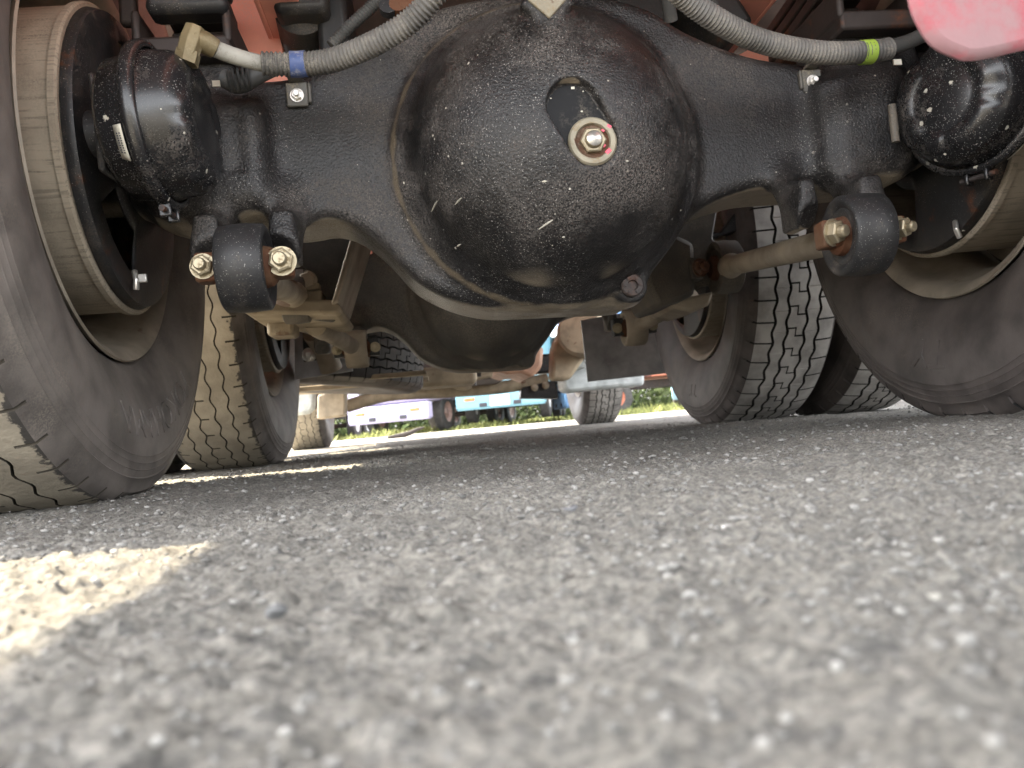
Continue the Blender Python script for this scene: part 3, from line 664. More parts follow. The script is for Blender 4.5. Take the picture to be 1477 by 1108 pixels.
for c_, F, ang in ((cl, FL, None), (cr, FR, None)):
    # nameplate on the band, at the side that faces the viewer
    view = Vector((-XC, 0, CH)) - c_.location; vl = F.to_3x3().transposed() @ view; t0 = math.atan2(vl.z, vl.y) + (.12 if c_ is cl else -.5)
    mb = MB(); n = 8; V = []
    for i in range(n+1):
        t = t0 + (i/n-.5)*.42
        for a in (-.034, -.0165):
            rr_ = .0965 if a < -.02 else .1075
            V.append(F @ Vector((a, rr_*math.cos(t), rr_*math.sin(t))))
    mb.add(V, [(2*i, 2*i+1, 2*i+3, 2*i+2) for i in range(n)])
    o = part('nameplate', mb, M_label, c_); o.modifiers.new('s', 'SOLIDIFY').thickness = -.001
    mb = MB()
    for (ti, a) in [(u*.028-.11, aa) for u in range(9) for aa in (-.0285, -.0225)]:
        t = t0+ti; rr_ = .0965+(a+.034)*.63+.0012
        mb.box(F @ Vector((a, rr_*math.cos(t), rr_*math.sin(t))), (.0026, .0008, .0017), frame((0, 0, 0), AXL if c_ is cl else AXR).to_3x3())
    part('nameplate_print', mb, M_ink, c_)
    mb = MB(); mb.tube([F @ Vector((-.07, 0, 0)), F @ Vector((-.118, 0, 0))], .030, 32); part('mount_tube', mb, M_flat, c_)
    mb = MB(); mb.box(F @ Vector((-.088, 0, 0)), (.012, .09, .13), F.to_3x3()); part('mount_plate', mb, M_flat, c_, bevel=.005)
    # inlet port
    mb = MB(); mb.lathe([(.05, 0), (.05, .012), (.075, .012), (.075, .010), (.082, .010), (.082, 0)], 16, frame((0, 0, 0), F.to_3x3() @ Vector((.25, 0, .95)), (0, 1, 0))); part('inlet_port', mb, M_brass, c_)
# left elbow fitting and hoses
e0 = at(262, 78, 1.40); e1 = at(283, 50, 1.40); e2 = at(310, 72, 1.415)
mb = MB(); mb.tube([at(268, 92, 1.40), at(272, 75, 1.40)], [.015, .015], 6)
part('lock_nut', mb, M_brass, T)
mb = MB(); mb.tube([at(270, 80, 1.40), at(277, 58, 1.40), at(282, 40, 1.40)], [.014, .0155, .013], 8); mb.tube([at(276, 55, 1.40), at(296, 62, 1.408), at(311, 71, 1.415)], [.015, .014, .0125], 16)
part('brass_elbow', mb, M_brass, T, bevel=.001)
mb = MB(); mb.tube(spline([at(309, 70, 1.415), at(335, 80, 1.43), at(362, 88, 1.44), at(384, 93, 1.45)]), .0105, 18); part('nylon_sleeve', mb, M_hosel, T)
def corrugated(ctrl, r, m_, name='corrugated_hose', pitch=.0056, lab=None):
    P = resample(spline(ctrl, 24), pitch/6); rad = [r*(1+.085*math.sin(2*PI*i/6)) if True else r for i in range(len(P))]
    mb = MB(); mb.tube(P, rad, 18); o = part(name, mb, m_, T, sharp=180)
    if lab: o['label'] = lab
    return o
corrugated([at(378, 92, 1.447), at(428, 93, 1.45), at(475, 88, 1.44), at(520, 72, 1.42), at(560, 52, 1.40), at(595, 28, 1.385), at(622, -2, 1.37), at(650, -40, 1.36)], .0148, M_hose, lab='left ribbed grey air hose with blue tape')
corrugated([at(955, -35, 1.34), at(985, -6, 1.36), at(1030, 27, 1.38), at(1085, 55, 1.405), at(1140, 70, 1.42), at(1200, 77, 1.43), at(1262, 74, 1.44), at(1283, 70, 1.445)], .0148, M_hose, lab='right ribbed grey air hose with green tape')
mb = MB(); mb.tube(spline([at(418, 93, 1.449), at(430, 93, 1.45), at(442, 92, 1.449)], 6), .0168, 24); part('hose_tape', mb, M_blue, T)['label'] = 'blue tape on the left air hose'
mb = MB(); mb.tube(spline([at(1241, 76, 1.438), at(1249, 75.5, 1.439), at(1257, 75, 1.44)], 6), .0168, 24); part('hose_tape', mb, M_green, T)['label'] = 'lime green tape on the right air hose'
mb = MB(); mb.tube(spline([at(1278, 70, 1.444), at(1300, 64, 1.45), at(1325, 54, 1.46), at(1350, 40, 1.47)]), .0105, 16); part('nylon_sleeve', mb, M_hosed, T)
corrugated([at(478, 66, 1.52), at(505, 38, 1.52), at(530, 15, 1.52), at(560, -15, 1.52)], .0085, M_hosed, pitch=.0045, lab='thin ribbed hose rising behind the left air hose')
mb = MB(); mb.tube(spline([at(320, 112, 1.52), at(345, 122, 1.52), at(372, 108, 1.52), at(392, 98, 1.52)]), .0125, 14); part('black_hose', mb, M_hosed, T)
for k in range(5):
    p = at(332+k*7, 118-k*1.5, 1.515); mb = MB(); F = frame(p, (1, 0, .1)); mb.lathe([(-.002, .013), (0, .0165), (.002, .013)], 20, F, closed=True); part('hose_rib', mb, M_hosed, T)
# hose clips bolted to the axle
for (px, py, s_) in ((428, 135, 1), (1173, 115, -1)):
    p = at(px, py, 1.565); 
    mb = MB(); mb.box((0, 0, 0), (.031, .006, .036)); mb.box((.018*s_, .008, .002), (.005, .022, .030))
    mb.box((0, -.012, .021), (.022, .030, .005)); mb.box((0, -.03, .03), (.022, .005, .02))
    c_ = part('hose_clip', mb, mat('clip_steel', (.10, .095, .085), .55, metal=.2, dust=(.35, .3, .22), dust_amt=.5, dust_scale=40, rust=.2), T, (p.x, YR-.080, p.z), bevel=.002)
    hexbolt('clip_bolt', c_, (0, -.003, -.002), (0, -1, 0), .0075, .006, M_bright)
# odd fittings right of the axle end
p = at(1250, 131, 1.56); hexbolt('seat_nut', T, p, (0, -.3, -1), .013, .016, M_bright, label='bright shiny nut under the right spring seat')
for (px, py) in ((1290, 185), (1292, 205)):
    mb = MB(); p = at(px, py, 1.5); mb.tube([p, p+Vector((0, 0, .035))], .006, 10); part('clevis_pin', mb, M_dusty, T)
mb = MB(); p = at(312, 121, 1.48); mb.box(p, (.010, .003, .008)); part('hose_tag', mb, M_label, T)
mb = MB(); p = at(1294, 90, 1.46); mb.box(p, (.012, .003, .008)); part('hose_tag', mb, M_label, T)

# ---- wheels
def tyre_mesh(pattern):
    """axis X; outer tread radius .507"""
    RT, HW = .512, .110
    pitch = 52; sub = 26 if pattern != 'far' else 6; nt_ = pitch*sub if pattern != 'plain' else 160
    ribs = {'block': [-.108, -.062, -.026, .026, .062, .108], 'worn': [-.108, -.056, -.018, .026, .064, .108]}.get(pattern, [-.108, -.06, -.02, .02, .06, .108])
    gw = {'block': .0037, 'worn': .0019}.get(pattern, .004); gd = {'block': .014, 'worn': .008}.get(pattern, .010)
    cols = []  # (x, kind, depth, zig index)
    def add(x, d, g=0, mi=0, r=None): cols.append((x, d, g, mi, r))
    side = [(.100, .292), (.106, .298), (.112, .306), (.122, .325), (.132, .352), (.139, .385), (.1415, .405), (.1405, .425),
            (.1385, .4405), (.1390, .4413), (.1383, .4421), (.1365, .4505), (.1370, .4513), (.1362, .4521), (.1335, .4605), (.1340, .4613), (.1329, .4621), (.1290, .471), (.1298, .473), (.1275, .475), (.122, .481), (.117, .492)]
    for x, r in side: add(-x, 0, 0, 0, r)
    def crown(x): return RT-.007*(x/HW)**2-.002*(abs(x)/HW)**6
    for i in range(5):
        a, b_ = ribs[i], ribs[i+1]
        a1 = a+(gw if i else 0); b1 = b_-(gw if i < 4 else 0)
        g0 = i; g1_ = i+1
        n = 5 if i == 2 else 4
        for t in ([0, .22, .42, .455, .485, .515, .545, .58, .78, 1] if (i == 2 and pattern == 'block') else [k/n for k in range(n+1)]):
            x = a1+(b1-a1)*t
            add(x, 0, (g0, g1_, t), 1)
        if i < 4:
            add(b_-gw*.55, gd, (g1_, g1_, 0), 2); add(b_+gw*.55, gd, (g1_, g1_, 0), 2)
    for x, r in reversed(side): add(x, 0, 0, 0, r)
    nc = len(cols); th = np.arange(nt_)*2*PI/nt_; ph = (np.arange(nt_) % sub)/sub
    zamp = {'block': .0036, 'worn': .0042}.get(pattern, .003)
    def zig(g, shift):
        if g == 0 or g == 5: return np.zeros(nt_)
        p = (ph + (.5 if g in (2, 4) else 0)) % 1
        return zamp*(np.clip(np.abs(p-.5)*4-1, -.7, .7))*1.3
    Vx = np.zeros((nt_, nc)); Vr = np.zeros((nt_, nc)); mi = np.zeros((nt_, nc), int)
    for j, (x, d, g, m_, r) in enumerate(cols):
        xx = np.full(nt_, x); rad = np.full(nt_, r if r else 0.)
        if g != 0:
            xx = xx + zig(g[0], 0)*(1-g[2]) + zig(g[1], 0)*g[2]; rad = crown(xx)-d
        mi[:, j] = m_
        if g != 0 and d == 0:
            rib = g[0]; k = np.round(ph*sub).astype(int)
            if pattern == 'block':
                if rib in (0, 4):   # shoulder cuts
                    cut = (k == 0); depth = .007
                    rad = np.where(cut, rad-depth, rad); mi[:, j] = np.where(cut, 2, mi[:, j])
                elif rib == 2:
                    # Z shaped cross grooves
                    t = g[2]; cut = (k < 0)
                    if t < .52: cut = cut | (k == 8)
                    if t > .48: cut = cut | (k == 18)
                    if abs(t-.5) < .03: cut = cut | ((k >= 8) & (k <= 18))
                    rad = np.where(cut, rad-.006, rad); mi[:, j] = np.where(cut, 2, mi[:, j])
                else:
                    cut = (k == 13); rad = np.where(cut, rad-.003, rad)
            elif pattern == 'worn':
                if rib in (0, 4) and ((rib == 0 and g[2] < .3) or (rib == 4 and g[2] > .7)):
                    cut = (k == 0); rad = np.where(cut, rad-.004, rad); mi[:, j] = np.where(cut, 2, mi[:, j])
                if rib == 2 and g[2] < .45:
                    cut = k == 13; rad = np.where(cut, rad-.003, rad); mi[:, j] = np.where(cut, 2, mi[:, j])
        elif r and r > .485 and pattern == 'block':   # lug ends run down the shoulder
            k = np.round(ph*sub).astype(int); cut = (k <= 1); rad = np.where(cut, rad-.002, rad); xx = np.where(cut, xx-np.sign(x)*.004, xx)
        Vx[:, j] = xx; Vr[:, j] = rad
    P = np.stack([Vx, Vr*np.cos(th)[:, None], Vr*np.sin(th)[:, None]], -1)
    # load: flat contact patch and a slight bulge above it
    z = P[..., 2]; low = np.clip((-z-.30)/.195, 0, 1); P[..., 0] *= 1+.05*low**2*(np.abs(P[..., 0]) > .11)
    P[..., 2] = np.maximum(z, -.4985)
    I = np.arange(nt_)[:, None]*nc; J = np.arange(nc-1)[None]; I2 = ((np.arange(nt_)+1) % nt_)[:, None]*nc
    Q_ = np.stack([I+J, I2+J, I2+J+1, I+J+1], -1).reshape(-1, 4)
    mid = np.maximum(mi[:, :-1], mi[:, 1:]); mid2 = np.maximum(mid, np.roll(mid, -1, 0))
    both = (mi[:, :-1] == 0) | (mi[:, 1:] == 0); edge0 = both
    fm = np.where(mid2 == 2, 2, mid2); fm = np.where(edge0 & (fm == 1), 0, fm)
    m = np_mesh('tyre', P.reshape(-1, 3), Q_, True); m.polygons.foreach_set('material_index', fm.ravel().astype(np.int32)); m.set_sharp_from_angle(angle=math.radians(32))
    return m
tm_block = tyre_mesh('block'); tm_worn = tyre_mesh('worn')
def tyre_variant(src, mats):
    m = src.copy()
    for q in mats: m.materials.append(q)
    return m
TY = {'tan': tyre_variant(tm_worn, (M_rubber, M_treadT, mat('tan_groove', (.045, .038, .028), .9))), 'grey': tyre_variant(tm_block, (M_rubR, M_treadG, M_groove)),
      'dark': tyre_variant(tm_block, (M_rubR, M_treadD, M_groove))}
def lettering(word, parent, side, ang, r0, size, m_, outward=True, squash=1.):
    c_ = bpy.data.curves.new('txt', 'FONT'); c_.body = word; c_.size = size; c_.extrude = .0010; c_.align_x = 'CENTER'; c_.bevel_depth = .0006; c_.bevel_resolution = 0
    o = bpy.data.objects.new('txt', c_); COL.objects.link(o); dg = bpy.context.evaluated_depsgraph_get()
    m = bpy.data.meshes.new_from_object(o.evaluated_get(dg)); bpy.data.objects.remove(o)
    n = len(m.vertices); co = np.zeros(n*3, np.float32); m.vertices.foreach_get('co', co); co = co.reshape(-1, 3)
    r = r0+co[:, 1]*squash; t = ang - side*co[:, 0]/r0*1.0
    # sidewall x at radius r
    xs_ = np.interp(r, [.352, .385, .405, .425, .44], [.132, .139, .1415, .1405, .1385])
    low = np.clip((-(r*np.sin(t))-.30)/.195, 0, 1); xs_ = xs_*(1+.05*low**2)
    X_ = side*(xs_+co[:, 2]+.0002); m.vertices.foreach_set('co', np.stack([X_, r*np.cos(t), r*np.sin(t)], 1).astype(np.float32).ravel()); m.update()
    o = link_mesh('lettering', m, m_, parent); return o
# rim: flange, well and disc seen from the inner side (+X is the side that faces the truck's middle)
def rim_mb(disc=-.10):
    mb = MB()
    prof = [(.098, .278), (.104, .286), (.112, .291), (.115, .289), (.112, .284), (.104, .274), (.092, .268), (.060, .262), (.03, .245), (-.04, .245), (-.07, .260), (-.094, .268), (-.112, .284), (-.115, .289), (-.112, .291), (-.104, .286), (-.098, .278), (-.06, .270), (-.03, .252), (.03, .252), (.07, .272)]
    mb.lathe([(a, r*1.021) for a, r in prof], 96, None, 0, True)
    return mb
rim_o = None
def disc_mb():
    mb = MB(); seg = 80
    mb.lathe([(-.070, .256), (-.085, .235), (-.10, .20), (-.115, .165), (-.118, .11), (-.12, .105), (-.124, .11), (-.121, .165), (-.106, .203), (-.090, .240), (-.076, .258)], seg)
    return mb
def drum_mb():
    mb = MB(); mb.lathe([(-.10, .10), (-.10, .200), (-.085, .218), (.118, .221), (.120, .226), (.128, .226), (.131, .223), (.131, .208), (.124, .205), (-.06, .203)], 128)
    return mb
def cover_mb():   # backing plate with openings (shoe brake shows dark inside)
    mb = MB(); seg = 96; rings = [.2185, .214, .180, .150, .110, .080]; V = []; F = []
    xo = [.132, .146, .150, .150, .152, .160]
    for a, r in zip(xo, rings):
        for k in range(seg): t = 2*PI*k/seg; V.append((a, r*math.cos(t), r*math.sin(t)))
    for i in range(len(rings)-1):
        for k in range(seg):
            t = (k+.5)/seg*360
            if i in (2, 3) and (215 < t < 258 or 35 < t < 100): continue
            k2 = (k+1) % seg; F.append((i*seg+k, i*seg+k2, (i+1)*seg+k2, (i+1)*seg+k))
    mb.add(V, F); return mb
drum_cavity = mat('drum_inside', (.012, .010, .010), .9)
def make_wheel(kind, loc, flip, detail=True, letter=None):
    """flip False: inner side faces +X"""
    tyre = link_mesh('tyre', TY[kind], [], None)
    mb = rim_mb(); wh = part('wheel', mb, M_rim, T, loc, sharp=50, rot=(0, 0, PI if flip else 0))
    tyre.parent = wh
    part('wheel_disc', disc_mb(), M_rim, wh)
    if detail:
        d = part('brake_drum', drum_mb(), M_drum, wh, sharp=40)
        cvo = part('backing_plate', cover_mb(), M_flat, wh); cvo.modifiers.new('s', 'SOLIDIFY').thickness = .004
        mb = MB(); mb.lathe([(-.09, 0), (-.09, .18)], 48); mb.lathe([(-.09, .07), (.14, .07)], 32); part('hub', mb, drum_cavity, wh)
        mb = MB()
        for t in (-.6, 2.5): 
            pts = [(.08, .165*math.cos(t+u), .165*math.sin(t+u)) for u in np.linspace(-.9, .9, 14)]; mb.tube(pts, .02, 8)
        part('brake_shoe', mb, M_brown, wh)
    if letter:
        for (word, ang, r0, size) in letter: lettering(word, wh, 1, ang, r0, size, TY[kind].materials[0])
    return wh
LX = .779
a90 = -PI/2
w1 = make_wheel('tan', (-LX, YR, .4975), False, True, None); w1['label'] = 'left rear inner wheel, tyre with worn tan tread'
w2 = make_wheel('grey', (LX, YR, .4975), True, True, None); w2['label'] = 'right rear inner wheel with dark sidewall'
w3 = make_wheel('tan', (-LX, YM, .4975), False); w3['label'] = 'left middle inner wheel, tan zigzag tread in the sun'
w4 = make_wheel('grey', (LX, YM, .4975), True); w4['label'] = 'right middle inner wheel with deep grey tread blocks'
for (x, y, k, f, d_) in ((-LX-.31, YR, 'tan', True, False), (LX+.31, YR, 'grey', False, False), (-LX-.31, YM, 'tan', True, False), (LX+.33, YM, 'grey', False, False)):
    o = make_wheel(k, (x, y, .4975), f, d_); o['label'] = ('left' if x < 0 else 'right')+(' rear' if y == YR else ' middle')+' outer wheel'
w5 = make_wheel('tan', (-1.02, YF, .4975), False); w5['label'] = 'left front wheel'
w6 = make_wheel('grey', (1.02, YF, .4975), True); w6['label'] = 'right front wheel with grooved grey tread'
# raised letters on the sidewalls (they read upright at the top of the tyre)
lettering('YOKOHAMA', w1, 1, a90+.22, .372, .060, M_rubber)
lettering('TY', w2, 1, a90-.13, .366, .070, M_rubR)
lettering('TY', w4, 1, a90-.1, .372, .055, M_rubR)
# ABS sensor clips on the backing plates
for wh, (px, py), s_ in ((w1, (208, 412), -1), (w2, (1357, 340), 1)):
    p = at(px, py, 1.62); mb = MB(); mb.tube([(0, 0, .014), (.004*-s_, -.006, 0), (.002, -.004, -.014)], .0045, 10); mb.box((.012, -.004, .002), (.012, .006, .012))
    part('sensor_clip', mb, M_bright, T, (p.x, p.y-.04, p.z), bevel=.001)

# ---- leaf springs, spring seats
for s_ in (-1, 1):
    grp = None
    for k in range(4):
        hl = .62 + k*.05; z0 = .622+.0245*k
        mb = MB(); n = 14; V = []; w_ = .042
        yc = (YR+YM)/2
        for i in range(n+1):
            y = yc + (i/n*2-1)*hl; arch = -.05*((y-yc)/.7)**2*-1
            for dx in (-w_, w_):
                for dz in (0, .0195): V.append((dx, y, z0+arch+dz))
        F = []
        for i in range(n):
            a, b_ = i*4, i*4+4; F += [(a, a+1, b_+1, b_), (a+2, b_+2, b_+3, a+3), (a, b_, b_+2, a+2), (a+1, a+3, b_+3, b_+1)]
        F += [(0, 2, 3, 1), (n*4, n*4+1, n*4+3, n*4+2)]
        mb.add(V, F); part('spring_leaf', mb, M_brown, T, (.525*s_, 0, .03), bevel=.003)
    for (yy) in (YR, YM):
        mb = MB(); mb.box((0, -.03, .626), (.13, .16, .03)); mb.box((.062, -.03, .655), (.012, .16, .05)); mb.box((-.062, -.03, .655), (.012, .16, .05))
        part('spring_seat', mb, M_brown, T, (.52*s_, yy, 0), bevel=.005)
    # rounded steps bolted at the spring end, facing back
    for k in range(2):
        mb = MB(); mb.box((0, 0, 0), (.112, .05, .027)); part('spring_stop', mb, M_flat, T, (.508*s_, YR-.10+.02*k, .682+.036*k), bevel=.011)
    # vertical bar beside the spring
    mb = MB(); mb.box((0, 0, 0), (.026, .02, .34)); part('spring_bolt', mb, M_brown, T, (.615*s_, YR-.02, .87), bevel=.006)
# ---- frame rails, cross members, deck
for s_ in (-1, 1):
    mb = MB(); mb.box((0, 3.95, .885), (.008, 6.7, .29)); mb.box((s_*-.034, 3.95, .744), (.06, 6.7, .008)); mb.box((s_*-.034, 3.95, 1.026), (.06, 6.7, .008))
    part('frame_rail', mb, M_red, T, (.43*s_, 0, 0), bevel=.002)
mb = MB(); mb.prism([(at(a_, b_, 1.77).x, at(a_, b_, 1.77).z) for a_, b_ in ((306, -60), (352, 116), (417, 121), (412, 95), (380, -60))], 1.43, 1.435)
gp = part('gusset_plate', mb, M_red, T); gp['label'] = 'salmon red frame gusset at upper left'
mb = MB(); mb.prism([(at(a_, b_, 1.86).x, at(a_, b_, 1.86).z) for a_, b_ in ((1160, -60), (1160, 8), (1128, 45), (1042, 92), (1105, 100), (1165, 52), (1184, 10), (1186, -60))], 1.52, 1.526)
gp2 = part('diagonal_brace', mb, M_red, T); gp2['label'] = 'salmon red diagonal brace at upper right'
for (y, z) in ((1.0, .93), (1.95, .87), (2.9, .9), (4.0, .9), (5.2, .9)):
    mb = MB(); mb.box((0, y, z), (.80, .09, .20)); part('cross_member', mb, M_deck, T, bevel=.006)
mb = MB(); mb.tube([(0, YR+.12, .50), (0, YM-.28, .54)], .055, 24); part('drive_shaft', mb, M_brown, T)
mb = MB(); mb.lathe([(0, .05), (.04, .085), (.06, .09), (.06, 0)], 28, frame((0, YR+.06, .52), (0, 1, 0))); part('drive_flange', mb, M_flat, T)
mb = MB(); mb.tube([(0.02, YM+.2, .55), (0.02, 4.6, .62)], .06, 24); part('drive_shaft', mb, M_tan, T)
mb = MB(); F = frame(at(437, 20, 1.72), (0, 1, 0)); mb.lathe([(-.03, 0), (-.03, .03), (-.02, .045), (.06, .05), (.30, .05), (.3, 0)], 32, F); part('air_canister', mb, M_flat, T)
mb = MB(); mb.box(at(437, -10, 1.70), (.085, .10, .11)); part('bump_stop', mb, M_flat, T, bevel=.012)
for k in range(3):
    mb = MB(); p = at(560+k*14, 12-k*3, 1.47); mb.lathe([(-.006, 0), (-.006, .012), (.006, .012), (.006, 0)], 14, frame(p, (0, -1, .2))); part('fitting', mb, M_rust if k else M_flat, T)
mb = MB(); mb.box((-.0, 1.66, .86), (.62, .012, .28)); part('cross_plate', mb, M_deck, T)
# brackets and struts in the dark above the axle
for (x, y, z, d, r) in ((-.32, 1.5, .78, (.05, .3, .22), 0), (.22, 1.5, .80, (.10, .2, .18), .3), (.32, 1.48, .78, (.05, .25, .2), -.5), (.04, 1.6, .74, (.2, .2, .06), 0)):
    mb = MB(); mb.box((0, 0, 0), d, (0, r, 0)); part('bracket', mb, M_flat, T, (x, y, z), bevel=.01)
mb = MB(); mb.tube([at(962, -5, 1.5), at(968, 30, 1.52)], .010, 12); part('hose_clamp', mb, M_hosed, T)
# deck and body
mb = MB(); mb.box((0, 2.50, 1.29), (2.46, 5.4, .03)); body = part('cargo_floor', mb, M_deck, T)
for k in range(14):
    mb = MB(); mb.box((0, -.15+k*.4, 1.24), (2.30, .06, .07)); part('floor_bearer', mb, M_deck, T, bevel=.004)
for s_ in (-1, 1):
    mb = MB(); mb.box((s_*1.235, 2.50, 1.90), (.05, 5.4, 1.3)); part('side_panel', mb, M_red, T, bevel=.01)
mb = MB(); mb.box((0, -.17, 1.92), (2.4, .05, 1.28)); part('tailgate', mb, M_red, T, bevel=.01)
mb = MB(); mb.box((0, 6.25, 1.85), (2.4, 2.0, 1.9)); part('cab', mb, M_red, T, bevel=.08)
mb = MB(); mb.box((0, 6.1, .86), (1.7, 1.7, .1)); part('engine_tray', mb, M_deck, T, bevel=.02)
# rear bumper corner that hangs into the picture at upper right
cpts = [at(1300, -70, .87), at(1303, 5, .87), at(1318, 45, .87), at(1338, 72, .87), at(1368, 88, .87), at(1400, 93, .87), at(1500, 72, .87), at(1700, 40, .87)]
poly = [(p.x, p.z) for p in spline(cpts, 6)] + [(.95, .50), (.12, .50)]
poly = [(p[0], p[1]) for p in poly]
mb = MB(); mb.prism(poly, .518, .53); rb = part('rear_bumper', mb, M_bump, T, bevel=.006); rb['label'] = 'rounded rear bumper plate, worn red paint faded pink'
for s_ in (0,):
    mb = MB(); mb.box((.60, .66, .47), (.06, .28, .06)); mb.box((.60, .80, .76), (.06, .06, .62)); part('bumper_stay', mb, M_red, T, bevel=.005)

# ---- front part seen under the middle axle
sp_rim = None
sp = link_mesh('spare_tyre', TY['dark'], [], T, (-.70, 3.58, .405), rot=(0, -PI/2+.12, .0)); sp['label'] = 'spare tyre slung flat under the frame, dark grooved tread'
sp.scale = (.92, 1, 1)
mb = MB(); mb.box((-.70, 3.6, .275), (1.02, .05, .02)); mb.box((-.70, 3.2, .275), (1.0, .04, .018)); part('spare_carrier', mb, M_tan, T, bevel=.004)
# mud flaps
f0, f1_, f2, f3 = at(838, 462, 3.62), at(925, 440, 3.62), at(932, 541, 3.62), at(846, 551, 3.62)
mb = MB(); mb.prism([(f0.x, f0.z), (f0.x+.42, f0.z+.04), (f0.x+.42, f3.z+.01), (f3.x+.005, f3.z)], mp(3.62), mp(3.62)+.008); part('mud_flap', mb, M_flap, T)['label'] = 'grey rubber mud flap ahead of the right middle wheel'
g0 = [at(425, 480, 3.3), at(509, 470, 3.3), at(509, 535, 3.3), at(425, 548, 3.3)]
mb = MB(); mb.prism([(p.x, p.z) for p in g0], mp(3.3), mp(3.3)+.008); part('mud_flap', mb, mat('pale_grey_flap', (.42, .42, .44), .6, dust=DUST, dust_amt=.2), T)['label'] = 'pale grey mud flap ahead of the left middle wheel'
g0 = [at(436, 470, 3.25), at(508, 455, 3.25), at(509, 512, 3.25), at(438, 522, 3.25)]
mb = MB(); mb.prism([(p.x, p.z) for p in g0], mp(3.25), mp(3.25)+.02); fb = part('flap_bracket', mb, M_flat, T, bevel=.003)
for (px, py) in ((446, 512), (500, 507)):
    p = at(px, py, 3.24); hexbolt('bracket_bolt', fb, p, (0, -1, 0), .018, .012, M_bright)
mb = MB(); mb.tube(spline([at(452, 480, 3.1), at(468, 505, 3.18), at(478, 533, 3.22)]), [.036]*25, 16); part('drop_pipe', mb, M_rod, T)
g0 = [at(812, 524, 5.9), at(930, 505, 5.9), at(930, 556, 5.9), at(897, 558, 5.9), at(820, 566, 5.9), at(813, 558, 5.9)]
mb = MB(); mb.prism([(p.x, p.z) for p in g0], mp(5.9), mp(6.2)); part('fuel_tank_guard', mb, M_guard, T, bevel=.02)['label'] = 'pale grey plastic guard behind the right front wheel'
g0 = [at(806, 500, 5.7), at(850, 470, 5.7), at(850, 530, 5.7), at(806, 535, 5.7)]
mb = MB(); mb.prism([(p.x, p.z) for p in g0], mp(5.7), mp(5.9)); part('battery_box', mb, M_guard, T, bevel=.02)
mb = MB(); mb.prism([(at(a_, b_, 5.6).x, at(a_, b_, 5.6).z) for a_, b_ in ((796, 548), (798, 500), (815, 465), (845, 455), (842, 520), (822, 548))], mp(5.6), mp(5.8)); part('mount_bracket', mb, M_tan, T, bevel=.02)
mb = MB(); mb.lathe([(-.0, 0), (0, .12), (.03, .14), (.5, .14), (.5, 0)], 32, frame(at(838, 478, 5.4), (.3, 1, 0))); part('silencer', mb, M_tan, T)
g0 = [at(428, 560, 6.0), at(455, 558, 6.0), at(453, 590, 6.0), at(445, 597, 6.0), at(424, 600, 6.0), at(380, 600, 6), at(380, 560, 6)]
mb = MB(); mb.prism([(p.x, p.z) for p in g0], mp(6.0), mp(6.1)); part('mud_guard', mb, M_guard, T, bevel=.02)['label'] = 'pale plastic guard behind the left front wheel'
g0 = [at(458, 570, 5.6), at(498, 560, 5.6), at(497, 600, 5.6), at(457, 605, 5.6)]
mb = MB(); mb.prism([(p.x, p.z) for p in g0], mp(5.6), mp(5.8)); part('tool_box', mb, M_rod, T, bevel=.01)
# front axle beam, tie rod, sump, pipes
mb = MB()
pts = spline([at(500, 586, 7.07), at(560, 570, 7.07), at(640, 565, 7.07), at(720, 559, 7.07), at(790, 548, 7.07)], 8)
mb.tube(pts, .046, 14); part('front_axle_beam', mb, M_tan, T)
mb = MB(); mb.tube([at(425, 552, 5.0), at(560, 548, 5.0), at(640, 544, 5.0)], .030, 14); part('cross_tube', mb, M_tan, T)
mb = MB(); mb.tube([at(430, 562, 5.4), at(600, 556, 5.4)], .028, 12); part('cross_tube', mb, M_rod, T)
q = at(748, 530, 5.2); mb = MB(); mb.prism([(at(px, py, 5.2).x, at(px, py, 5.2).z) for px, py in ((706, 520), (714, 534), (732, 540), (752, 538), (768, 545), (782, 530), (785, 500), (706, 500))], mp(5.2), mp(5.9)); part('oil_sump', mb, M_salmon2, T, bevel=.02)
mb = MB(); mb.tube(spline([at(652, 530, 5.0), at(655, 550, 5.0), at(668, 556, 5.0), at(678, 553, 5.0)]), .028, 14); part('exhaust_pipe', mb, M_tan, T)
mb = MB(); mb.tube([at(682, 520, 4.9), at(684, 556, 4.9)], .014, 10); mb.box(at(683, 535, 4.9), (.07, .04, .06)); part('support_strut', mb, M_brown, T)
for k in range(3):
    mb = MB(); F = frame(at(699, 533+k*5, 5.0), (1, 0, .15)); mb.lathe([(-.04, 0), (-.04, .012), (.04, .012), (.04, 0)], 12, F); part('cooler_fin', mb, M_tan, T)
mb = MB(); mb.box(at(640, 545, 4.7), (.30, .3, .09)); part('gearbox_cover', mb, M_tan, T, bevel=.02)
mb = MB(); mb.tube(spline([at(600, 552, 4.6), at(622, 556, 4.6), at(648, 551, 4.6)]), .010, 10); part('brake_pipe', mb, M_tan, T)
mb = MB(); mb.box(at(578, 552, 4.7), (.07, .06, .035)); part('connector', mb, M_label, T, bevel=.005)
mb = MB(); mb.box((0, 5.6, .44), (.7, .9, .20)); part('engine_block', mb, M_deck, T, bevel=.05)
mb = MB(); mb.box((-.6, 4.5, .55), (.5, 1.1, .35)); part('air_tank_box', mb, M_deck, T, bevel=.05)
for s_ in (-1, 1):
    mb = MB(); mb.box((s_*.62, YF-.02, .46), (.22, .14, .14)); part('steering_knuckle', mb, M_flat, T, bevel=.02)
p = at(800, 557, 6.97)
for (px, py) in ((771, 559), (787, 556)):
    hexbolt('knuckle_bolt', T, at(px, py, 6.97), (0, -1, 0), .02, .02, M_rod)
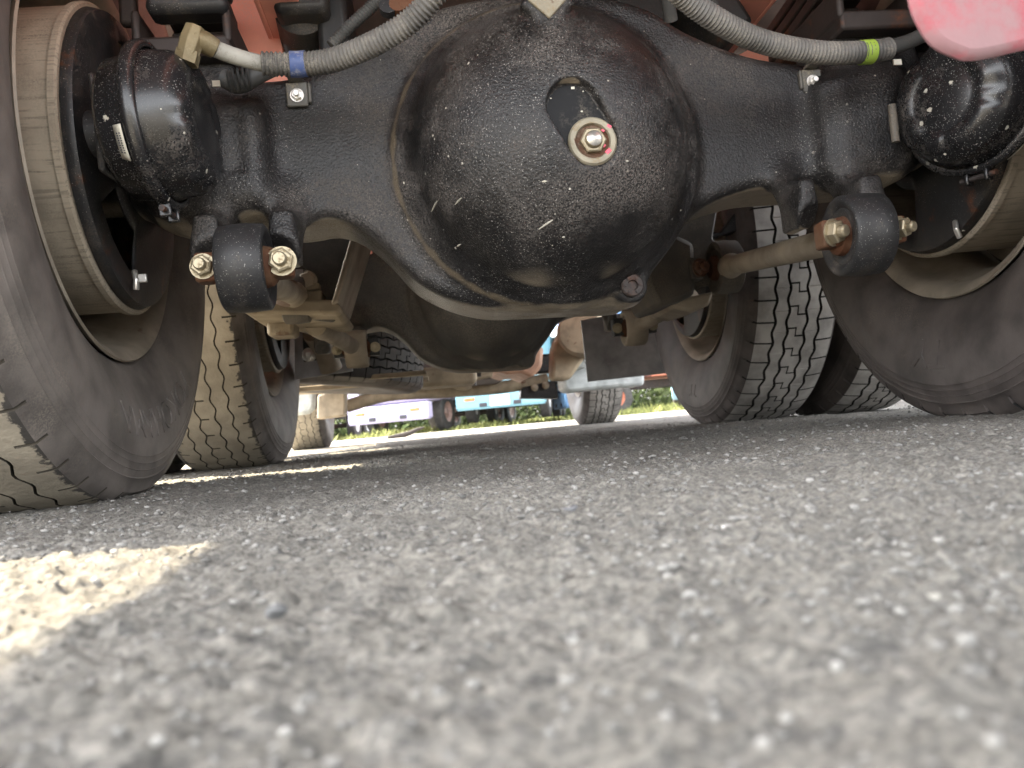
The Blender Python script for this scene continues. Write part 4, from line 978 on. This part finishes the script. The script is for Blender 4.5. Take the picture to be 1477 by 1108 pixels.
mb = MB(); mb.prism([(at(px, py, 7.02).x, at(px, py, 7.02).z) for px, py in ((750, 575), (752, 560), (800, 548), (806, 575))], YF-.14, YF); part('axle_end_plate', mb, M_flat, T, bevel=.01)

# ------------------------------------------------------------------ parked trucks beyond
M_bt = mat('bg_tyre', (.06, .058, .055), .8)
def bg_paint(n, c): return mat(n, c, .4, vary=.05)
def bg_wheel(parent, x, y, hub, r=.5):
    mb = MB(); mb.lathe([(-.13, .28), (-.14, .38), (-.12, r-.02), (-.10, r), (.10, r), (.12, r-.02), (.14, .38), (.13, .28)], 36, closed=True)
    wh = part('wheel', mb, M_bt, parent, (x, y, r))
    mb = MB(); mb.lathe([(-.12, .29), (-.10, .25), (-.04, .22), (-.04, .10), (-.10, .08), (-.10, 0)], 28); mb.lathe([(.12, .29), (.10, .25), (.04, .22), (.04, .10), (.10, .08), (.10, 0)], 28)
    part('hub', mb, hub, wh)
def bg_truck(name, label, loc, rz, paint, hub, length=8., body_mat=None, plate=True, cab=True, orange=True):
    t = thing(name, label, 'truck', loc, rz, 'trucks parked beyond the gravel yard')
    mb = MB(); mb.box((0, .15, .57), (2.3, .3, .42)); part('bumper', mb, paint, t, bevel=.03)
    mb = MB(); mb.box((0, .12, .36), (2.25, .2, .05)); part('bumper_lip', mb, paint, t, bevel=.01)
    if plate: mb = MB(); mb.box((0, -.02, .52), (.50, .03, .26)); part('licence_plate', mb, M_white, t, bevel=.01)
    for s_ in (-1, 1):
        if orange: mb = MB(); mb.box((s_*.78, -.01, .60), (.26, .03, .07)); part('marker_lamp', mb, mat('orange_lens', (.75, .16, .04), .3), t, bevel=.01)
        mb = MB(); mb.box((s_*.44, -.005, .44), (.20, .03, .10)); part('fog_lamp_slot', mb, M_ink, t, bevel=.01)
        mb = MB(); mb.box((s_*.38, length/2, .82), (.08, length-.5, .24)); part('chassis_rail', mb, M_brown if not orange else M_bt, t, bevel=.01)
        for y in (1.4, length-2.4, length-1.1): bg_wheel(t, s_*1.0, y, hub)
    for y in (1.4, length-2.4, length-1.1):
        mb = MB(); mb.tube([(-.9, y, .48), (.9, y, .48)], .07, 10); part('axle', mb, M_brown, t)
    if cab:
        mb = MB(); mb.box((0, 1.05, 1.9), (2.35, 2.0, 2.2)); c_ = part('cab', mb, paint, t, bevel=.12)
        mb = MB(); mb.box((0, .05, 2.2), (2.0, .03, .8)); part('windscreen', mb, mat('bg_glass', (.02, .025, .03), .08), c_, bevel=.05)
        mb = MB(); mb.box((0, .05, 1.25), (1.6, .03, .35)); part('grille', mb, M_bt, c_, bevel=.02)
    mb = MB(); mb.box((0, length/2+1.2, 1.05), (2.4, length-2.5, .12)); part('load_deck', mb, body_mat or paint, t, bevel=.02)
    mb = MB(); mb.box((0, length/2+1.2, 1.7), (2.35, length-2.6, 1.2)); part('cargo_body', mb, body_mat or paint, t, bevel=.03)
    return t
H_pink = mat('hub_pinkish', (.45, .32, .28), .6); H_white = mat('hub_white', (.6, .6, .58), .5); H_or = mat('hub_orange', (.55, .2, .12), .5)
P_lil = bg_paint('lilac_paint', (.40, .37, .52)); P_cy = bg_paint('cyan_paint', (.16, .33, .40)); P_bl = bg_paint('blue_paint', (.09, .20, .38)); P_dk = bg_paint('teal_paint', (.05, .09, .11))
bg_truck('parked_truck', 'lilac truck parked beyond the gravel, front bumper with white licence plate and orange lamps', (-.90, 22, .02), -.42, P_lil, H_pink)
bg_truck('parked_truck', 'cyan truck parked right of the lilac one with white plate and open underside', (1.97, 21.3, .14), -.25, P_cy, H_white, 7.)
bg_truck('parked_truck', 'dark teal truck half hidden behind the left wheels', (-4.4, 23.5, 0), -.2, P_dk, H_white, plate=False, orange=False)
tb_ = bg_truck('parked_truck', 'bright blue flatbed truck with orange hubs seen side on at far right', (3.9, 24.0, 0), -PI/2, P_bl, H_or, 8., body_mat=mat('rust_red_boards', (.36, .13, .08), .7), plate=False, orange=False)
bg_truck('parked_truck', 'pale blue truck standing behind the blue flatbed', (9.2, 26.5, 0), -.3, bg_paint('pale_blue_paint', (.25, .45, .6)), H_white)
ld = thing('ladder', 'white ladder leaning beside the orange hubbed wheel', 'ladder', (XC+at(868, 570, 27).x, 22.4, 0))
for s_ in (-.17, .17):
    mb = MB(); mb.tube([(s_, 0, 0), (s_, .3, 2.)], .03, 8); part('rail', mb, M_white, ld)
for k in range(8):
    mb = MB(); mb.tube([(-.17, .04+.036*k, .18+.24*k), (.17, .04+.036*k, .18+.24*k)], .022, 8); part('rung', mb, M_white, ld)

# grass strip
r = np.random.default_rng(4); n = 26000
yy = r.uniform(20.3, 32, n); xx = r.uniform(-16, 20, n); cl_ = vnoise(xx*.9, yy*.9, 12); keep = cl_ > .38; xx, yy, cl_ = xx[keep], yy[keep], cl_[keep]; n = len(xx)
hh = r.uniform(.04, .12, n)*(cl_*2.0)**1.5; a = r.uniform(0, 2*PI, n); wv = r.uniform(.01, .028, n); lx, ly = r.normal(0, .05, n), r.normal(0, .05, n)
V = np.stack([np.stack([xx-np.cos(a)*wv, yy-np.sin(a)*wv, np.zeros(n)], 1), np.stack([xx+np.cos(a)*wv, yy+np.sin(a)*wv, np.zeros(n)], 1), np.stack([xx+lx+np.cos(a)*wv*.6, yy+ly, hh*.7], 1), np.stack([xx+lx*1.8, yy+ly*1.8, hh], 1)], 1).reshape(-1, 3)
F = (np.array([[0, 1, 2], [0, 2, 3]])[None]+(np.arange(n)*4)[:, None, None]).reshape(-1, 3)
M_grass = stone_mat('grass_blade', (.20, .22, .07), .35)
gr_ = link_mesh('grass', np_mesh('grass', V, F, False), M_grass); gr_['kind'] = 'stuff'; gr_['label'] = 'bright yellow green grass growing under the parked trucks'; gr_['category'] = 'grass'
# far hedge closing the yard
r = np.random.default_rng(9)
n = 70000; xx = r.uniform(-60, 60, n); yy = r.uniform(50, 54, n); zz = np.abs(r.normal(0, 1.4, n))*(.6+vnoise(xx*.3, yy*.3, 3)); s_ = r.uniform(.08, .18, n)
D1 = r.normal(0, 1, (n, 3, 3))*s_[:, None, None]; V = (np.stack([xx, yy, zz], 1)[:, None]+D1).reshape(-1, 3); V[:, 2] = np.maximum(V[:, 2], .0)
hd = link_mesh('hedge', np_mesh('hedge', V, np.arange(n*3).reshape(-1, 3), False), stone_mat('hedge_leaf', (.045, .065, .018), .4)); hd['label'] = 'long green hedge far behind the parked trucks'; hd['category'] = 'hedge'; hd['kind'] = 'stuff'
